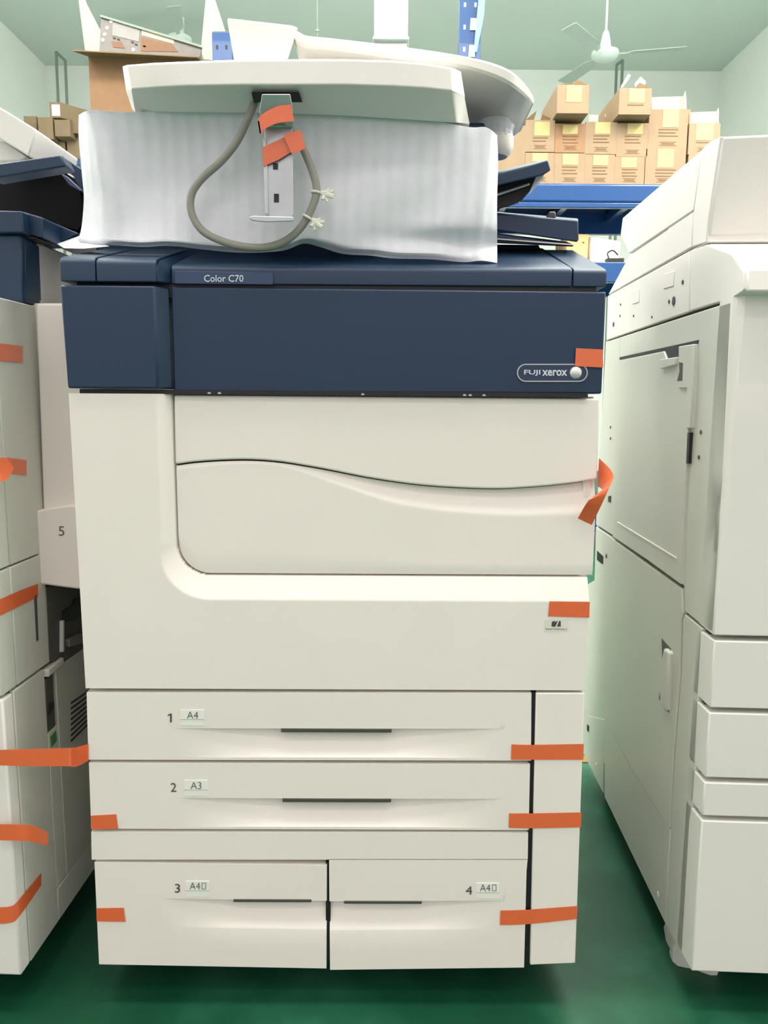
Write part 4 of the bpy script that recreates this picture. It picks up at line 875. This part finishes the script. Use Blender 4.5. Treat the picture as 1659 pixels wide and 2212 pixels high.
# ------------------------------------------------------------------ far rack on the left
YF = 6.8; KL = K1
zf = F2(120, 342, YF)[1]
fr_ = root('storage_rack', (-3.0, YF, 0), 0, 'distant blue rack at the left holding a pile of small cartons', 'rack')
fxa, fxb = F2(40, 300, YF)[0], F2(230, 300, YF)[0]
for z_ in (zf, .3): obj('shelf_deck', box(fxa+3, fxb+3, 0, .6, z_-.06, z_), RACK, fr_, bevel=.004)
for x_ in (fxa, fxb-.07):
    for y_ in (-.02, .56): obj('rack_post', box(x_+3, x_+3.07, y_-.05, y_+.0, 0, zf-.0), RACK, fr_, bevel=.003)
g2 = 'small cartons on the far left rack'
def cl(label, x0, x1, y0, y1, **k):
    k.setdefault('depth', .4); return carton(label, x0, x1, y0, y1, None, conv=KL, Y=k.pop('Y', YF+.02), prints=False, group=g2, m=k.pop('m', CARD), **k)
zA = F2(100, 306, YF)[1]
cl('lower left carton at the foot of the far pile, beside the white feeder', 225, 325, 922, 1010, base=zf)
cl('lower middle carton at the foot of the far pile', 328, 420, 905, 1010, base=zf)
cl('lower right carton at the foot of the far pile, next to the foam sheet', 424, 530, 872, 1010, base=zf)
zz1 = FY(*KL(275, 922), YF+.02).z; zz2 = FY(*KL(370, 905), YF+.02).z; zz3 = FY(*KL(470, 872), YF+.02).z
cl('upper left carton of the far pile with shaded underside', 240, 342, 750, 858, Y=YF-.12, base=zz1+.002)
cl('upper middle carton of the far pile with shaded underside', 346, 452, 765, 865, Y=YF-.12, base=zz2+.002)
cl('upper right carton of the far pile touching the foam sheet', 456, 560, 760, 862, Y=YF-.06, base=zz3+.002)
e1 = cl('far left carton of the pile carrying a pale label', 150, 237, 742, 832, Y=YF-.02, base=zz1+.002)
zt5 = max(FY(*KL(290, 750), YF-.12).z, FY(*KL(400, 765), YF-.12).z)
V = [FY(*KL(a, b_), Y) for a, b_, Y in ((315, 655, YF-.1), (385, 655, YF-.1), (385, 750, YF-.1), (315, 750, YF-.1))]
ab = V[0]; X1_ = V[1].x
tb = root('carton', ((ab.x+X1_)/2+.1, YF+.1, zt5+.002), 0, 'larger carton with white printed label on top of the far pile', 'cardboard box', g2)
hh_ = V[0].z-zt5
W2 = (X1_-ab.x)
obj('box_body', plan_prism([(-.1-W2/2, -.2), (-.1+W2/2, -.2), (.42, .25), (-.1-W2/2, .25)], [hh_, hh_, hh_*.9, hh_], [0, 0, 0, 0]), CARD, tb, bevel=.003)
obj('paper_label', box(-.1-W2*.3, -.1+W2*.45, -.202, -.199, hh_*.12, hh_*.85), STK, tb)
# ------------------------------------------------------------------ ceiling fans and hanging items
def fan(px, py, Y, angs, label, R_=.70, zrod=ZC):
    c = FY(px, py, Y); o = root('ceiling_fan', (c.x, c.y, c.z), 0, label, 'fan', 'white ceiling fans')
    obj('motor_housing', lathe((0, 0, 0), [(.002, -.05), (.05, -.048), (.10, -.03), (.125, 0), (.12, .03), (.07, .05), (.03, .055)]), FANW, o)
    obj('canopy_cone', lathe((0, 0, .05), [(.055, 0), (.045, .07), (.03, .14), (.012, .17)]), FANW, o)
    obj('down_rod', lathe((0, 0, .2), [(.011, 0), (.011, zrod-c.z-.2-.001)], n=10), FANW, o)
    obj('ceiling_cup', lathe((0, 0, zrod-c.z-.14), [(.02, 0), (.05, .05), (.055, .139)]), FANW, o)
    for a in angs:
        d = Vector((math.cos(a), math.sin(a), 0)); s_ = Vector((-math.sin(a), math.cos(a), 0)); P = []
        for k in range(9):
            t = k/8; r_ = .1+(R_-.1)*t; wd = .018 if t < .15 else .055+.012*t
            P.append([d*r_+s_*wd+Vector((0, 0, .01+.012)), d*r_+Vector((0, 0, .012)), d*r_-s_*wd+Vector((0, 0, .01-.012))])
        obj('fan_blade', sheet(P, .005, (0, 0, 1)), FANB, o)
    return o
fan(1307, 120, 6.6, (math.radians(-11), math.radians(109), math.radians(229)), 'white three-bladed ceiling fan above the raised cartons at right')
fan(388, 88, 7.6, (math.radians(160), math.radians(40), math.radians(280)), 'faint white ceiling fan half hidden behind the big open carton')
def hframe(pts, Y, label):
    P = [FY(a, b_, Y) for a, b_ in pts]; P[0].z = P[-1].z = .002
    o = obj('steel_frame', merge(*[tube([tuple(P[k]), tuple(P[k+1])], (.015), n=8, sub=1) for k in range(len(P)-1)]), RODG)
    return tag(o, label, 'metal frame', 'thin grey frames at the far wall')
hframe([(126, 330), (121, 112), (141, 131), (143, 330)], 7.8, 'thin grey steel frame rising behind the far left cartons')
hframe([(1331, 330), (1332, 140), (1345, 130), (1341, 330)], 7.8, 'thin grey steel frame rising behind the cartons under the right fan')
# hanging duct / light box and pendant hook
Yd = 4.6; A = F2(808, 86, Yd); B = F2(881, 82, Yd)
duct = root('air_duct', ((A[0]+B[0])/2, Yd, A[1]), 0, 'pale rectangular duct hanging from the ceiling above the document feeder', 'duct')
w2 = (B[0]-A[0])/2
obj('duct_body', box(-w2, w2, 0, .3, .02, ZC-A[1]-.002), mat('duct_pale', (222, 234, 228), .5), duct, bevel=.01)
obj('duct_rim', merge(box(-w2-.008, w2+.008, -.012, .31, 0, .02)), FANW, duct, bevel=.006)
obj('duct_outlet', box(-w2+.02, w2-.005, .03, .27, -.06, .0), SIDE, duct, bevel=.004)
hp = FY(686, 78, 5.0)
hk = obj('ceiling_hook', merge(tube([(hp.x, hp.y, ZC), (hp.x, hp.y, hp.z)], .004, n=6, sub=1), box(hp.x-.012, hp.x+.012, hp.y-.006, hp.y+.006, hp.z+.03, hp.z+.045)), RODG)
tag(hk, 'small grey hook on a thin rod hanging above the feeder tray', 'hook')
